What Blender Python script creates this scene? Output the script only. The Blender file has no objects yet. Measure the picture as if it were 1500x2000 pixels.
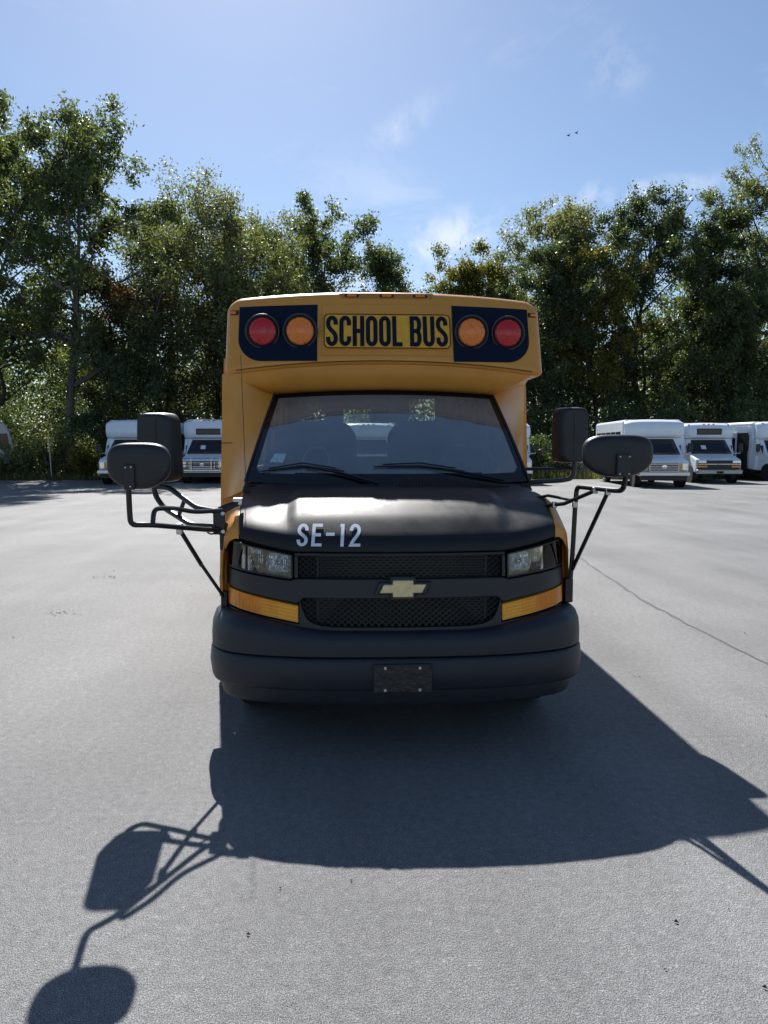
import bpy, bmesh, math, random
import numpy as np
from mathutils import Vector
R = math.radians
sc = bpy.context.scene
col = sc.collection

# ------------------------------------------------------------------ camera
cam_d = bpy.data.cameras.new('camera')
cam = bpy.data.objects.new('camera', cam_d); col.objects.link(cam)
cam.location = (-.25, 0, 1.6)
cam.rotation_euler = (R(90 - 4.95), 0, R(-2.7))
cam_d.sensor_fit = 'VERTICAL'; cam_d.sensor_height = 36; cam_d.lens = 26.0
cam_d.clip_start = .05; cam_d.clip_end = 5000
sc.camera = cam
sc.render.resolution_x = 768; sc.render.resolution_y = 1024

# ------------------------------------------------------------------ world, sun, exposure
SUN_EL = R(44.1); SUN_AZ = R(8.4)          # the sun stands behind the bus, 8.4 degrees left of straight ahead
SUN_STRENGTH = 5.0; SKY_STRENGTH = .067; EXPOSURE = .85
w = bpy.data.worlds.new('World'); sc.world = w; w.use_nodes = True
nt = w.node_tree; nt.nodes.clear()
def N(t, **k):
    n = nt.nodes.new(t)
    for a, b in k.items(): setattr(n, a, b)
    return n
wo = N('ShaderNodeOutputWorld'); bg = N('ShaderNodeBackground'); sky = N('ShaderNodeTexSky')
sky.sky_type = 'NISHITA'; sky.sun_disc = False; sky.sun_elevation = SUN_EL; sky.sun_rotation = -SUN_AZ
sky.altitude = 30; sky.air_density = 1.0; sky.dust_density = .34; sky.ozone_density = 3.0
bg.inputs[1].default_value = SKY_STRENGTH
geo = N('ShaderNodeTexCoord')
# thin clouds: noise over the whole sky, thicker towards the horizon
mp = N('ShaderNodeMapping'); mp.inputs['Scale'].default_value = (1.0, 1.0, 2.6); mp.inputs['Location'].default_value = (.37, .12, .05)
n1 = N('ShaderNodeTexNoise'); n1.inputs['Scale'].default_value = 5.2; n1.inputs['Detail'].default_value = 7; n1.inputs['Roughness'].default_value = .62; n1.inputs['Distortion'].default_value = .5
r1 = N('ShaderNodeValToRGB'); r1.color_ramp.elements[0].position = .56; r1.color_ramp.elements[1].position = .72
sep = N('ShaderNodeSeparateXYZ'); band = N('ShaderNodeMapRange')
band.inputs['From Min'].default_value = .12; band.inputs['From Max'].default_value = .36; band.inputs['To Min'].default_value = .85; band.inputs['To Max'].default_value = .10
mul = N('ShaderNodeMath', operation='MULTIPLY'); mix = N('ShaderNodeMix', data_type='RGBA')
L = nt.links.new
L(geo.outputs['Generated'], mp.inputs['Vector']); L(mp.outputs[0], n1.inputs['Vector']); L(n1.outputs['Fac'], r1.inputs[0])
L(geo.outputs['Generated'], sep.inputs[0]); L(sep.outputs['Z'], band.inputs['Value'])
L(r1.outputs['Color'], mul.inputs[0]); L(band.outputs[0], mul.inputs[1])
# a few cloud patches, each at its own place in the sky
CLOUDS = [((0.1198, 0.9577, 0.2615), 0.085, 0.035, 0.7, 20), ((0.0983, 0.9684, 0.229), 0.03, 0.028, 0.65, 0), ((0.0589, 0.9231, 0.3801), 0.07, 0.022, 0.34, 38), ((0.3011, 0.8536, 0.425), 0.04, 0.04, 0.22, 0), ((0.3447, 0.888, 0.3043), 0.14, 0.016, 0.5, 0), ((-0.0135, 0.9781, 0.2075), 0.05, 0.02, 0.6, 0)]
n3 = N('ShaderNodeTexNoise'); n3.inputs['Scale'].default_value = 24; n3.inputs['Detail'].default_value = 8; n3.inputs['Roughness'].default_value = .62; n3.inputs['Distortion'].default_value = .35
r3 = N('ShaderNodeMapRange'); r3.inputs['From Min'].default_value = .42; r3.inputs['From Max'].default_value = .66
L(geo.outputs['Generated'], n3.inputs['Vector']); L(n3.outputs['Fac'], r3.inputs[0])
acc = mul.outputs[0]
for d, rx, rz_, amp, rot in CLOUDS:
    az = math.atan2(d[0], d[1]); el_ = math.asin(d[2])
    cm = N('ShaderNodeMapping', vector_type='TEXTURE'); cm.inputs['Location'].default_value = d; cm.inputs['Rotation'].default_value = (el_, R(-rot), -az); cm.inputs['Scale'].default_value = (rx, 1, rz_)
    ln_ = N('ShaderNodeVectorMath', operation='LENGTH'); fo = N('ShaderNodeMapRange', interpolation_type='SMOOTHSTEP'); fo.inputs['From Min'].default_value = 1.3; fo.inputs['From Max'].default_value = .1; fo.inputs['To Max'].default_value = amp
    ml_ = N('ShaderNodeMath', operation='MULTIPLY'); mx_ = N('ShaderNodeMath', operation='MAXIMUM')
    L(geo.outputs['Generated'], cm.inputs[0]); L(cm.outputs[0], ln_.inputs[0]); L(ln_.outputs['Value'], fo.inputs[0]); L(fo.outputs[0], ml_.inputs[0]); L(r3.outputs[0], ml_.inputs[1]); L(acc, mx_.inputs[0]); L(ml_.outputs[0], mx_.inputs[1]); acc = mx_.outputs[0]
L(acc, mix.inputs['Factor']); L(sky.outputs[0], mix.inputs['A']); mix.inputs['B'].default_value = (8.0, 8.4, 9.2, 1)
L(mix.outputs['Result'], bg.inputs[0]); L(bg.outputs[0], wo.inputs[0])

sl = bpy.data.lights.new('sun', 'SUN'); so = bpy.data.objects.new('sun', sl); col.objects.link(so)
sl.energy = SUN_STRENGTH; sl.angle = R(.53); sl.color = (1, .975, .94)
sdir = Vector((math.sin(SUN_AZ) * math.cos(SUN_EL), -math.cos(SUN_AZ) * math.cos(SUN_EL), -math.sin(SUN_EL)))
so.rotation_euler = sdir.to_track_quat('-Z', 'Y').to_euler(); so.location = (-10, 40, 40)
sc.view_settings.view_transform = 'Standard'; sc.view_settings.look = 'None'
sc.view_settings.exposure = EXPOSURE; sc.view_settings.gamma = 1; sc.view_settings.use_curve_mapping = False
sc.render.engine = 'CYCLES'
sc.cycles.max_bounces = 8; sc.cycles.transparent_max_bounces = 24; sc.cycles.caustics_reflective = False; sc.cycles.caustics_refractive = False

# ------------------------------------------------------------------ materials
MATS = {}
def mat(name, c, rough=.5, metal=0, spec=.5, coat=0, var=.0, vscale=6, bump=0, bscale=200, rvar=0, trans=None, sheen=0):
    m = bpy.data.materials.new(name); m.use_nodes = True; t = m.node_tree; b = t.nodes['Principled BSDF']
    b.inputs['Base Color'].default_value = (*c, 1); b.inputs['Roughness'].default_value = rough
    b.inputs['Metallic'].default_value = metal; b.inputs['Specular IOR Level'].default_value = spec
    b.inputs['Coat Weight'].default_value = coat; b.inputs['Coat Roughness'].default_value = .08
    if var or bump or rvar:
        tc = t.nodes.new('ShaderNodeTexCoord')
    if var or rvar:
        n = t.nodes.new('ShaderNodeTexNoise'); n.inputs['Scale'].default_value = vscale; n.inputs['Detail'].default_value = 6; n.inputs['Roughness'].default_value = .65
        t.links.new(tc.outputs['Object'], n.inputs['Vector'])
        if var:
            mr = t.nodes.new('ShaderNodeMapRange'); mr.inputs['From Min'].default_value = .3; mr.inputs['From Max'].default_value = .7
            mr.inputs['To Min'].default_value = 1 - var; mr.inputs['To Max'].default_value = 1 + var
            vm = t.nodes.new('ShaderNodeVectorMath'); vm.operation = 'SCALE'; vm.inputs[0].default_value = c
            t.links.new(n.outputs['Fac'], mr.inputs[0]); t.links.new(mr.outputs[0], vm.inputs['Scale']); t.links.new(vm.outputs[0], b.inputs['Base Color'])
        if rvar:
            mr = t.nodes.new('ShaderNodeMapRange'); mr.inputs['From Min'].default_value = .3; mr.inputs['From Max'].default_value = .7
            mr.inputs['To Min'].default_value = max(.02, rough - rvar); mr.inputs['To Max'].default_value = min(1, rough + rvar)
            t.links.new(n.outputs['Fac'], mr.inputs[0]); t.links.new(mr.outputs[0], b.inputs['Roughness'])
    if bump:
        n2 = t.nodes.new('ShaderNodeTexNoise'); n2.inputs['Scale'].default_value = bscale; n2.inputs['Detail'].default_value = 3
        bp = t.nodes.new('ShaderNodeBump'); bp.inputs['Strength'].default_value = bump; bp.inputs['Distance'].default_value = .01
        t.links.new(tc.outputs['Object'], n2.inputs['Vector']); t.links.new(n2.outputs['Fac'], bp.inputs['Height']); t.links.new(bp.outputs[0], b.inputs['Normal'])
    MATS[name] = m
    return m
def leafmat(name, c1, c2, tr=.45, c3=None, rough=.48):
    m = bpy.data.materials.new(name); m.use_nodes = True; t = m.node_tree; b = t.nodes['Principled BSDF']; out = t.nodes['Material Output']
    g = t.nodes.new('ShaderNodeNewGeometry'); rp = t.nodes.new('ShaderNodeValToRGB')
    e = rp.color_ramp.elements; e[0].color = (*c1, 1); e[1].color = (*c2, 1)
    if c3: x = rp.color_ramp.elements.new(.93); x.color = (*c2, 1); e[-1].color = (*c3, 1)
    t.links.new(g.outputs['Random Per Island'], rp.inputs[0]); t.links.new(rp.outputs[0], b.inputs['Base Color'])
    b.inputs['Roughness'].default_value = rough; b.inputs['Specular IOR Level'].default_value = .36
    tl = t.nodes.new('ShaderNodeBsdfTranslucent'); mx = t.nodes.new('ShaderNodeMixShader'); mx.inputs[0].default_value = tr
    sc_ = t.nodes.new('ShaderNodeVectorMath'); sc_.operation = 'MULTIPLY'; sc_.inputs[1].default_value = (1.5, 1.45, .6)
    t.links.new(rp.outputs[0], sc_.inputs[0]); t.links.new(sc_.outputs[0], tl.inputs[0])
    t.links.new(b.outputs[0], mx.inputs[1]); t.links.new(tl.outputs[0], mx.inputs[2]); t.links.new(mx.outputs[0], out.inputs[0])
    MATS[name] = m; return m
def glassmat(name, tint=(.8, .85, .85), ior=1.5, dust=.0, rough=.0, boost=1.0, dust_skyc=(.5, .5, .5)):
    m = bpy.data.materials.new(name); m.use_nodes = True; t = m.node_tree; t.nodes.remove(t.nodes['Principled BSDF']); out = t.nodes['Material Output']
    tp = t.nodes.new('ShaderNodeBsdfTransparent'); tp.inputs[0].default_value = (*tint, 1)
    gl = t.nodes.new('ShaderNodeBsdfGlossy'); gl.inputs['Roughness'].default_value = rough
    fr = t.nodes.new('ShaderNodeFresnel'); fr.inputs[0].default_value = ior
    mx = t.nodes.new('ShaderNodeMixShader')
    if boost != 1:
        mm = t.nodes.new('ShaderNodeMath'); mm.operation = 'MULTIPLY'; mm.use_clamp = True; mm.inputs[1].default_value = boost
        t.links.new(fr.outputs[0], mm.inputs[0]); t.links.new(mm.outputs[0], mx.inputs[0])
    else: t.links.new(fr.outputs[0], mx.inputs[0])
    t.links.new(tp.outputs[0], mx.inputs[1]); t.links.new(gl.outputs[0], mx.inputs[2]); last = mx
    if dust:
        df = t.nodes.new('ShaderNodeBsdfDiffuse'); df.inputs[0].default_value = (*dust_skyc, 1); m2 = t.nodes.new('ShaderNodeMixShader')
        tc = t.nodes.new('ShaderNodeTexCoord'); n = t.nodes.new('ShaderNodeTexNoise'); n.inputs['Scale'].default_value = 4; n.inputs['Detail'].default_value = 5
        mr = t.nodes.new('ShaderNodeMapRange'); mr.inputs['From Min'].default_value = .3; mr.inputs['From Max'].default_value = .7; mr.inputs['To Min'].default_value = dust * .8; mr.inputs['To Max'].default_value = dust * 1.2
        t.links.new(tc.outputs['Object'], n.inputs[0]); t.links.new(n.outputs[0], mr.inputs[0]); t.links.new(mr.outputs[0], m2.inputs[0])
        t.links.new(mx.outputs[0], m2.inputs[1]); t.links.new(df.outputs[0], m2.inputs[2]); last = m2
    t.links.new(last.outputs[0], out.inputs[0]); MATS[name] = m; return m
def lensmat(name, c, em=0):
    return mat(name, c, .22, spec=.5, coat=.3, bump=.2, bscale=90, var=.12, vscale=25)

M_YEL = mat('bus_yellow_paint', (.66, .29, .045), .36, spec=.45, coat=.12, var=.08, vscale=3, rvar=.06)
M_BLK = mat('black_hood_paint', (.013, .0135, .015), .46, spec=.30, var=.2, vscale=9, bump=.05, bscale=500, rvar=.09)
M_PLA = mat('black_textured_plastic', (.017, .018, .021), .42, spec=.45, var=.15, vscale=10, bump=.12, bscale=700, rvar=.08)
M_BUMP = mat('bumper_plastic', (.016, .019, .027), .5, spec=.45, var=.2, vscale=7, bump=.12, bscale=600, rvar=.08)
M_PANEL = mat('gloss_black_decal', (.006, .012, .028), .30, spec=.16, var=.1, vscale=8)
M_LET = mat('sign_lettering_black', (.006, .009, .018), .45, spec=.2)
M_SIGN = mat('sign_reflective_yellow', (.78, .40, .03), .4, spec=.5, var=.12, vscale=14)
M_WHT = mat('white_vinyl_lettering', (.74, .77, .82), .4, var=.08, vscale=40)
M_GOLD = mat('gold_emblem', (.72, .60, .34), .34, metal=.35, var=.15, vscale=30)
M_TUBE = mat('black_powder_coated_tube', (.012, .013, .014), .28, spec=.5)
M_ZINC = mat('zinc_bracket', (.55, .56, .58), .35, metal=1, var=.1, vscale=60)
M_CHR = mat('chrome', (.7, .71, .73), .08, metal=1)
M_REFL = mat('reflector_chrome', (.82, .85, .9), .10, metal=1)
def flute(m):
    t = m.node_tree; tc = t.nodes.new('ShaderNodeTexCoord'); wv = t.nodes.new('ShaderNodeTexWave'); wv.wave_type = 'BANDS'; wv.bands_direction = 'X'; wv.inputs['Scale'].default_value = 28; wv.inputs['Distortion'].default_value = .6
    bp = t.nodes.new('ShaderNodeBump'); bp.inputs['Strength'].default_value = .45; bp.inputs['Distance'].default_value = .01
    t.links.new(tc.outputs['Object'], wv.inputs['Vector']); t.links.new(wv.outputs['Fac'], bp.inputs['Height']); t.links.new(bp.outputs[0], t.nodes['Principled BSDF'].inputs['Normal'])
flute(M_REFL)
M_RUB = mat('rubber', (.02, .02, .021), .75, var=.2, vscale=20, bump=.1, bscale=90)
M_INT = mat('interior_trim_grey', (.05, .052, .056), .7, var=.1, vscale=6)
M_LINER = mat('interior_liner_pale', (.20, .20, .20), .7)
M_SEAT = mat('seat_vinyl_grey', (.03, .032, .036), .55, var=.12, vscale=12)
M_WHITE = mat('white_bus_fibreglass', (.82, .87, .93), .28, spec=.5, coat=.4, var=.04, vscale=2)
M_SILV = mat('silver_van_paint', (.42, .45, .48), .3, spec=.5, coat=.4)
M_DARK = mat('dark_underbody', (.01, .01, .011), .8)
M_FRIT = mat('black_glass_frit', (.006, .007, .009), .12, spec=.5)
M_TAIL = mat('dark_tint_panel', (.012, .014, .018), .15, spec=.5)
M_PAPER = mat('white_paper', (.75, .8, .82), .6)
M_STEEL = mat('galvanised_steel', (.38, .39, .40), .45, metal=.8, var=.15, vscale=10)
M_RED = lensmat('red_lens', (.52, .014, .018))
M_AMB = lensmat('amber_lens', (.85, .23, .03))
M_AMB2 = lensmat('amber_turn_lens', (.90, .33, .008)); M_AMB4 = lensmat('deep_amber_turn_lens', (.80, .24, .010))
M_AMB3 = mat('amber_reflector', (1.0, .46, .02), .3, bump=.5, bscale=60)
M_WS = glassmat('windshield_glass', (.62, .70, .70), 1.62, dust=.25, boost=3.4, dust_skyc=(.42, .5, .55))  # dust film; its blue tone paints reflected sky over the glass
M_GL = glassmat('tinted_side_glass', (.42, .46, .46), 1.5); M_RG = glassmat('clear_rear_glass', (.88, .9, .9), 1.4)
M_LENS = glassmat('clear_lens', (.9, .92, .93), 1.45)
M_GLD = glassmat('dark_bus_glass', (.16, .19, .20), 1.5)

def asphalt():
    m = bpy.data.materials.new('asphalt'); m.use_nodes = True; t = m.node_tree; b = t.nodes['Principled BSDF']
    tc = t.nodes.new('ShaderNodeTexCoord')
    def noise(s, d=4, r=.6):
        n = t.nodes.new('ShaderNodeTexNoise'); n.inputs['Scale'].default_value = s; n.inputs['Detail'].default_value = d; n.inputs['Roughness'].default_value = r
        t.links.new(tc.outputs['Object'], n.inputs['Vector']); return n
    fine = noise(250, 3, .8); mid = noise(26, 5, .65); big = noise(.45, 5, .6)
    wear = t.nodes.new('ShaderNodeTexNoise'); wear.inputs['Scale'].default_value = .8; wear.inputs['Detail'].default_value = 4
    mp = t.nodes.new('ShaderNodeMapping'); mp.inputs['Scale'].default_value = (1.6, .16, 1); mp.inputs['Rotation'].default_value = (0, 0, R(-22))
    t.links.new(tc.outputs['Object'], mp.inputs[0]); t.links.new(mp.outputs[0], wear.inputs['Vector'])
    vo = t.nodes.new('ShaderNodeTexVoronoi'); vo.inputs['Scale'].default_value = 120; t.links.new(tc.outputs['Object'], vo.inputs['Vector'])
    rp = t.nodes.new('ShaderNodeValToRGB'); rp.color_ramp.elements[0].position = .41; rp.color_ramp.elements[0].color = (.036, .036, .036, 1)
    rp.color_ramp.elements[1].position = .60; rp.color_ramp.elements[1].color = (.305, .302, .298, 1)
    t.links.new(fine.outputs[0], rp.inputs[0])
    # random pale aggregate, sun glints painted in as light flecks
    sp = t.nodes.new('ShaderNodeSeparateColor'); t.links.new(vo.outputs['Color'], sp.inputs[0])
    th = t.nodes.new('ShaderNodeMapRange'); th.inputs['From Min'].default_value = .965; th.inputs['From Max'].default_value = 1.0; th.inputs['To Max'].default_value = .55
    t.links.new(sp.outputs[0], th.inputs[0])
    mx = t.nodes.new('ShaderNodeMix'); mx.data_type = 'RGBA'; mx.inputs['B'].default_value = (.33, .32, .31, 1)
    t.links.new(th.outputs[0], mx.inputs['Factor']); t.links.new(rp.outputs[0], mx.inputs['A'])
    def scaled(n, lo, hi, prev):
        mr = t.nodes.new('ShaderNodeMapRange'); mr.inputs['From Min'].default_value = .32; mr.inputs['From Max'].default_value = .68; mr.inputs['To Min'].default_value = lo; mr.inputs['To Max'].default_value = hi
        t.links.new(n.outputs[0], mr.inputs[0]); v = t.nodes.new('ShaderNodeVectorMath'); v.operation = 'SCALE'
        t.links.new(prev, v.inputs[0]); t.links.new(mr.outputs[0], v.inputs['Scale']); return v.outputs[0]
    c = scaled(mid, .80, 1.18, mx.outputs['Result']); c = scaled(big, .82, 1.14, c); c = scaled(wear, .86, 1.11, c)
    t.links.new(c, b.inputs['Base Color'])
    b.inputs['Roughness'].default_value = .74; b.inputs['Specular IOR Level'].default_value = .28
    bp = t.nodes.new('ShaderNodeBump'); bp.inputs['Strength'].default_value = .5; bp.inputs['Distance'].default_value = .006
    ad = t.nodes.new('ShaderNodeMath'); ad.operation = 'ADD'; t.links.new(fine.outputs[0], ad.inputs[0]); t.links.new(vo.outputs['Distance'], ad.inputs[1])
    t.links.new(ad.outputs[0], bp.inputs['Height']); t.links.new(bp.outputs[0], b.inputs['Normal'])
    return m
M_ASPH = asphalt()
M_SOIL = mat('leaf_litter_soil', (.055, .05, .032), .95, var=.4, vscale=1.3, bump=.4, bscale=20)
M_SEAM = mat('worn_asphalt_seam', (.085, .085, .086), .85, var=.3, vscale=40)
M_BARK = mat('grey_brown_bark', (.062, .054, .044), .9, var=.3, vscale=14, bump=.5, bscale=30)
M_BARKG = mat('pale_grey_bark', (.12, .115, .105), .9, var=.25, vscale=10, bump=.4, bscale=30)
M_DEB = mat('dry_leaf_litter', (.05, .04, .03), .9)
LEAF = dict(
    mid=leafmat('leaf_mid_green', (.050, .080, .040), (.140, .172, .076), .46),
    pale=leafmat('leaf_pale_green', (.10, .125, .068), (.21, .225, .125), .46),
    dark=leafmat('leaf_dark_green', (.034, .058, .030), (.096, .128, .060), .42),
    yellow=leafmat('leaf_yellowing', (.07, .095, .025), (.20, .18, .035), .45, (.38, .25, .03)),
    rust=leafmat('leaf_rusty', (.045, .05, .02), (.13, .065, .035), .40, (.26, .07, .04)),
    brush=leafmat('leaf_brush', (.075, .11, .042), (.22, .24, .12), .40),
    grass=leafmat('grass_blade', (.06, .085, .028), (.16, .165, .065), .4))

# ------------------------------------------------------------------ mesh helpers
def add(name, v, f, m, parent=None, smooth=True, bevel=0, solid=0, seg=2, angle=35):
    me = bpy.data.meshes.new(name); me.from_pydata([tuple(map(float, p)) for p in v], [], [tuple(q) for q in f]); me.update()
    o = bpy.data.objects.new(name, me); col.objects.link(o)
    if m: me.materials.append(m)
    if parent: o.parent = parent
    if smooth:
        for p in me.polygons: p.use_smooth = True
        if angle < 180: me.set_sharp_from_angle(angle=R(angle))
    if solid:
        s = o.modifiers.new('solid', 'SOLIDIFY'); s.thickness = solid; s.offset = 0
    if bevel:
        b = o.modifiers.new('bevel', 'BEVEL'); b.width = bevel; b.segments = seg; b.limit_method = 'ANGLE'; b.angle_limit = R(40)
        b.harden_normals = True
        for p in me.polygons: p.use_smooth = True
    return o
def empty(name, loc, rz=0, label=None, cat=None, group=None):
    o = bpy.data.objects.new(name, None); col.objects.link(o); o.location = loc; o.rotation_euler = (0, 0, rz); o.empty_display_size = .2
    if label: tag(o, label, cat, group)
    return o
def tag(o, label=None, cat=None, group=None, kind=None):
    if label: o['label'] = label
    if cat: o['category'] = cat
    if group: o['group'] = group
    if kind: o['kind'] = kind
    return o
class MB:
    def __init__(s): s.v = []; s.f = []
    def add(s, v, f):
        n = len(s.v); s.v += [tuple(p) for p in v]; s.f += [tuple(i + n for i in q) for q in f]; return s
    def box(s, x0, x1, y0, y1, z0, z1): return s.add(*box(x0, x1, y0, y1, z0, z1))
    def tube(s, p, r, n=8, **k): return s.add(*tube(p, r, n, **k))
    def build(s, name, m, parent=None, **k): return add(name, s.v, s.f, m, parent, **k)
def box(x0, x1, y0, y1, z0, z1):
    v = [(x0, y0, z0), (x1, y0, z0), (x1, y1, z0), (x0, y1, z0), (x0, y0, z1), (x1, y0, z1), (x1, y1, z1), (x0, y1, z1)]
    return v, [(0, 3, 2, 1), (4, 5, 6, 7), (0, 1, 5, 4), (1, 2, 6, 5), (2, 3, 7, 6), (3, 0, 4, 7)]
def fillet(pts, rad, n=5):
    P = [Vector(p) for p in pts]; out = [P[0]]
    for i in range(1, len(P) - 1):
        a, b, c = P[i - 1], P[i], P[i + 1]; d1 = (a - b); d2 = (c - b); r = min(rad, d1.length * .45, d2.length * .45)
        p0 = b + d1.normalized() * r; p1 = b + d2.normalized() * r
        for k in range(n + 1):
            t = k / n; out.append(p0 * (1 - t) ** 2 + b * 2 * t * (1 - t) + p1 * t * t)
    out.append(P[-1]); return out
def tube(pts, r, n=8, fil=0, radii=None, cap=True):
    P = fillet(pts, fil) if fil else [Vector(p) for p in pts]
    rs = radii if radii is not None else [r] * len(P)
    v = []; f = []; nrm = None
    for i, p in enumerate(P):
        t = (P[min(i + 1, len(P) - 1)] - P[max(i - 1, 0)]).normalized()
        if nrm is None:
            nrm = t.orthogonal().normalized()
        nrm = (nrm - t * nrm.dot(t)).normalized(); b = t.cross(nrm)
        for k in range(n):
            a = 2 * math.pi * k / n; v.append(p + (nrm * math.cos(a) + b * math.sin(a)) * rs[i])
    for i in range(len(P) - 1):
        for k in range(n):
            a = i * n + k; b_ = i * n + (k + 1) % n; f.append((a, b_, b_ + n, a + n))
    if cap: f.append(tuple(reversed(range(n)))); f.append(tuple(range((len(P) - 1) * n, len(P) * n)))
    return v, f
def grid(rows, closed=False):
    m = len(rows[0]); v = [p for r in rows for p in r]; f = []
    for i in range(len(rows) - 1):
        for k in range(m if closed else m - 1):
            a = i * m + k; b = i * m + (k + 1) % m; f.append((a, b, b + m, a + m))
    return v, f
def lathe(prof, c, axis='y', n=24):
    rows = []
    for r, h in prof:
        row = []
        for k in range(n):
            a = 2 * math.pi * k / n
            if axis == 'y': row.append((c[0] + r * math.cos(a), c[1] + h, c[2] + r * math.sin(a)))
            elif axis == 'x': row.append((c[0] + h, c[1] + r * math.cos(a), c[2] + r * math.sin(a)))
            else: row.append((c[0] + r * math.cos(a), c[1] + r * math.sin(a), c[2] + h))
        rows.append(row)
    v, f = grid(rows, True); f.append(tuple(range(n))); f.append(tuple(range((len(prof) - 1) * n, len(prof) * n))); return v, f
def itp(x, xs, ys): return float(np.interp(x, xs, ys))
def sm(x, a, b):
    t = min(1, max(0, (x - a) / (b - a))); return t * t * (3 - 2 * t)
def patch(x0, x1, zb, zt, yf, off=0, thick=.02, nx=16, nz=4, xs=None):
    """solid slab that follows the surface y = yf(x, z), between zb(x) and zt(x)"""
    xs = xs if xs is not None else np.linspace(x0, x1, nx + 1); nx = len(xs) - 1
    fr = []; bk = []
    for x in xs:
        a, b = zb(x), zt(x)
        fr.append([(x, yf(x, a + (b - a) * j / nz) - off, a + (b - a) * j / nz) for j in range(nz + 1)])
        bk.append([(p[0], p[1] + thick, p[2]) for p in fr[-1]])
    m = nz + 1; n = (nx + 1) * m
    v = [p for r in fr for p in r] + [p for r in bk for p in r]; f = []
    for i in range(nx):
        for j in range(nz):
            a = i * m + j; f.append((a, a + m, a + m + 1, a + 1)); f.append((n + a, n + a + 1, n + a + m + 1, n + a + m))
        a = i * m; f.append((a, n + a, n + a + m, a + m)); a += nz; f.append((a, a + m, n + a + m, n + a))
    for j in range(nz):
        f.append((j, j + 1, n + j + 1, n + j)); a = nx * m + j; f.append((a, n + a, n + a + 1, a + 1))
    return v, f
# ---- stroke lettering
def arc(cx, cy, rx, ry, a0, a1, n=10): return [(cx + rx * math.cos(R(a0 + (a1 - a0) * i / n)), cy + ry * math.sin(R(a0 + (a1 - a0) * i / n))) for i in range(n + 1)]
def glyph(ch, wd, th):
    a = th / 2; W = wd - a; c = wd / 2; rx = c - a; ry = min(.2, rx * 1.25); T = 1 - a; B = a
    def bez(p0, p1, p2, p3, n=10): return [tuple(sum(k * q[i] for k, q in zip(((1 - t) ** 3, 3 * t * (1 - t) ** 2, 3 * t * t * (1 - t), t ** 3), (p0, p1, p2, p3))) for i in (0, 1)) for t in [j / n for j in range(n + 1)]]
    if ch == 'S': return [([(W, .70)] + arc(c, T - ry, rx, ry, 0, 180) + bez((a, .72), (a, .52), (W, .48), (W, .28)) + arc(c, B + ry, rx, ry, 0, -180) + [(a, .30)], 0)]
    if ch == 'C': return [([(W, .68)] + arc(c, T - ry, rx, ry, 0, 180) + arc(c, B + ry, rx, ry, 180, 360) + [(W, .32)], 0)]
    if ch == 'G': return [([(W, .68)] + arc(c, T - ry, rx, ry, 0, 180) + arc(c, B + ry, rx, ry, 180, 360) + [(W, .48), (c, .48)], 0)]
    if ch == 'O': return [(arc(c, T - ry, rx, ry, 0, 180) + arc(c, B + ry, rx, ry, 180, 360), 1)]
    if ch == 'U': return [([(a, 1)] + arc(c, B + ry, rx, ry, 180, 360) + [(W, 1)], 0)]
    if ch == 'H': return [([(a, 0), (a, 1)], 0), ([(W, 0), (W, 1)], 0), ([(th, .5), (wd - th, .5)], 0)]
    if ch == 'L': return [([(a, 1), (a, B), (wd, B)], 0)]
    if ch == 'E': return [([(wd, T), (a, T), (a, B), (wd, B)], 0), ([(th, .52), (wd * .88, .52)], 0)]
    if ch == 'B':
        M = .51; r2 = (T - M) / 2; r3 = (M - B) / 2; q = W - rx * .75
        return [([(a, 0), (a, 1)], 0), ([(th, T), (q, T)] + arc(q, T - r2, rx * .75, r2, 90, -90), 0), ([(th, M), (q, M)] + arc(q, B + r3, rx * .75, r3, 90, -90) + [(th, B)], 0)]
    if ch == '-': return [([(wd * .02, .55), (wd * .98, .55)], 0)]
    if ch == '1': return [([(c - wd * .3, .93), (c + a * .2, .93), (c + a * .2, 0)], 0)]
    if ch == '2': return [([(a, .70)] + arc(c, T - ry, rx, ry, 180, 0) + bez((W, .72), (W, .48), (c * .8, .42), (a, B)) + [(wd, B)], 0)]
    if ch == 'M': return [([(a, 0), (a, 1)], 0), ([(W, 0), (W, 1)], 0), ([(th, .95), (c, .4), (wd - th, .95)], 0)]
    if ch == 'N': return [([(a, 0), (a, 1)], 0), ([(W, 0), (W, 1)], 0), ([(th, .95), (wd - th, .05)], 0)]
    if ch == 'R': return [([(a, 0), (a, T), (c, T)] + arc(c, .75 - a / 2, rx, (T - .5) / 2, 90, -90) + [(th, .5)], 0), ([(c, .48), (W, 0)], 0)]
    if ch == 'Y': return [([(a, 1), (c, .45), (c, 0)], 0), ([(W, 1), (c + a * .8, .55)], 0)]
    return []
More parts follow.
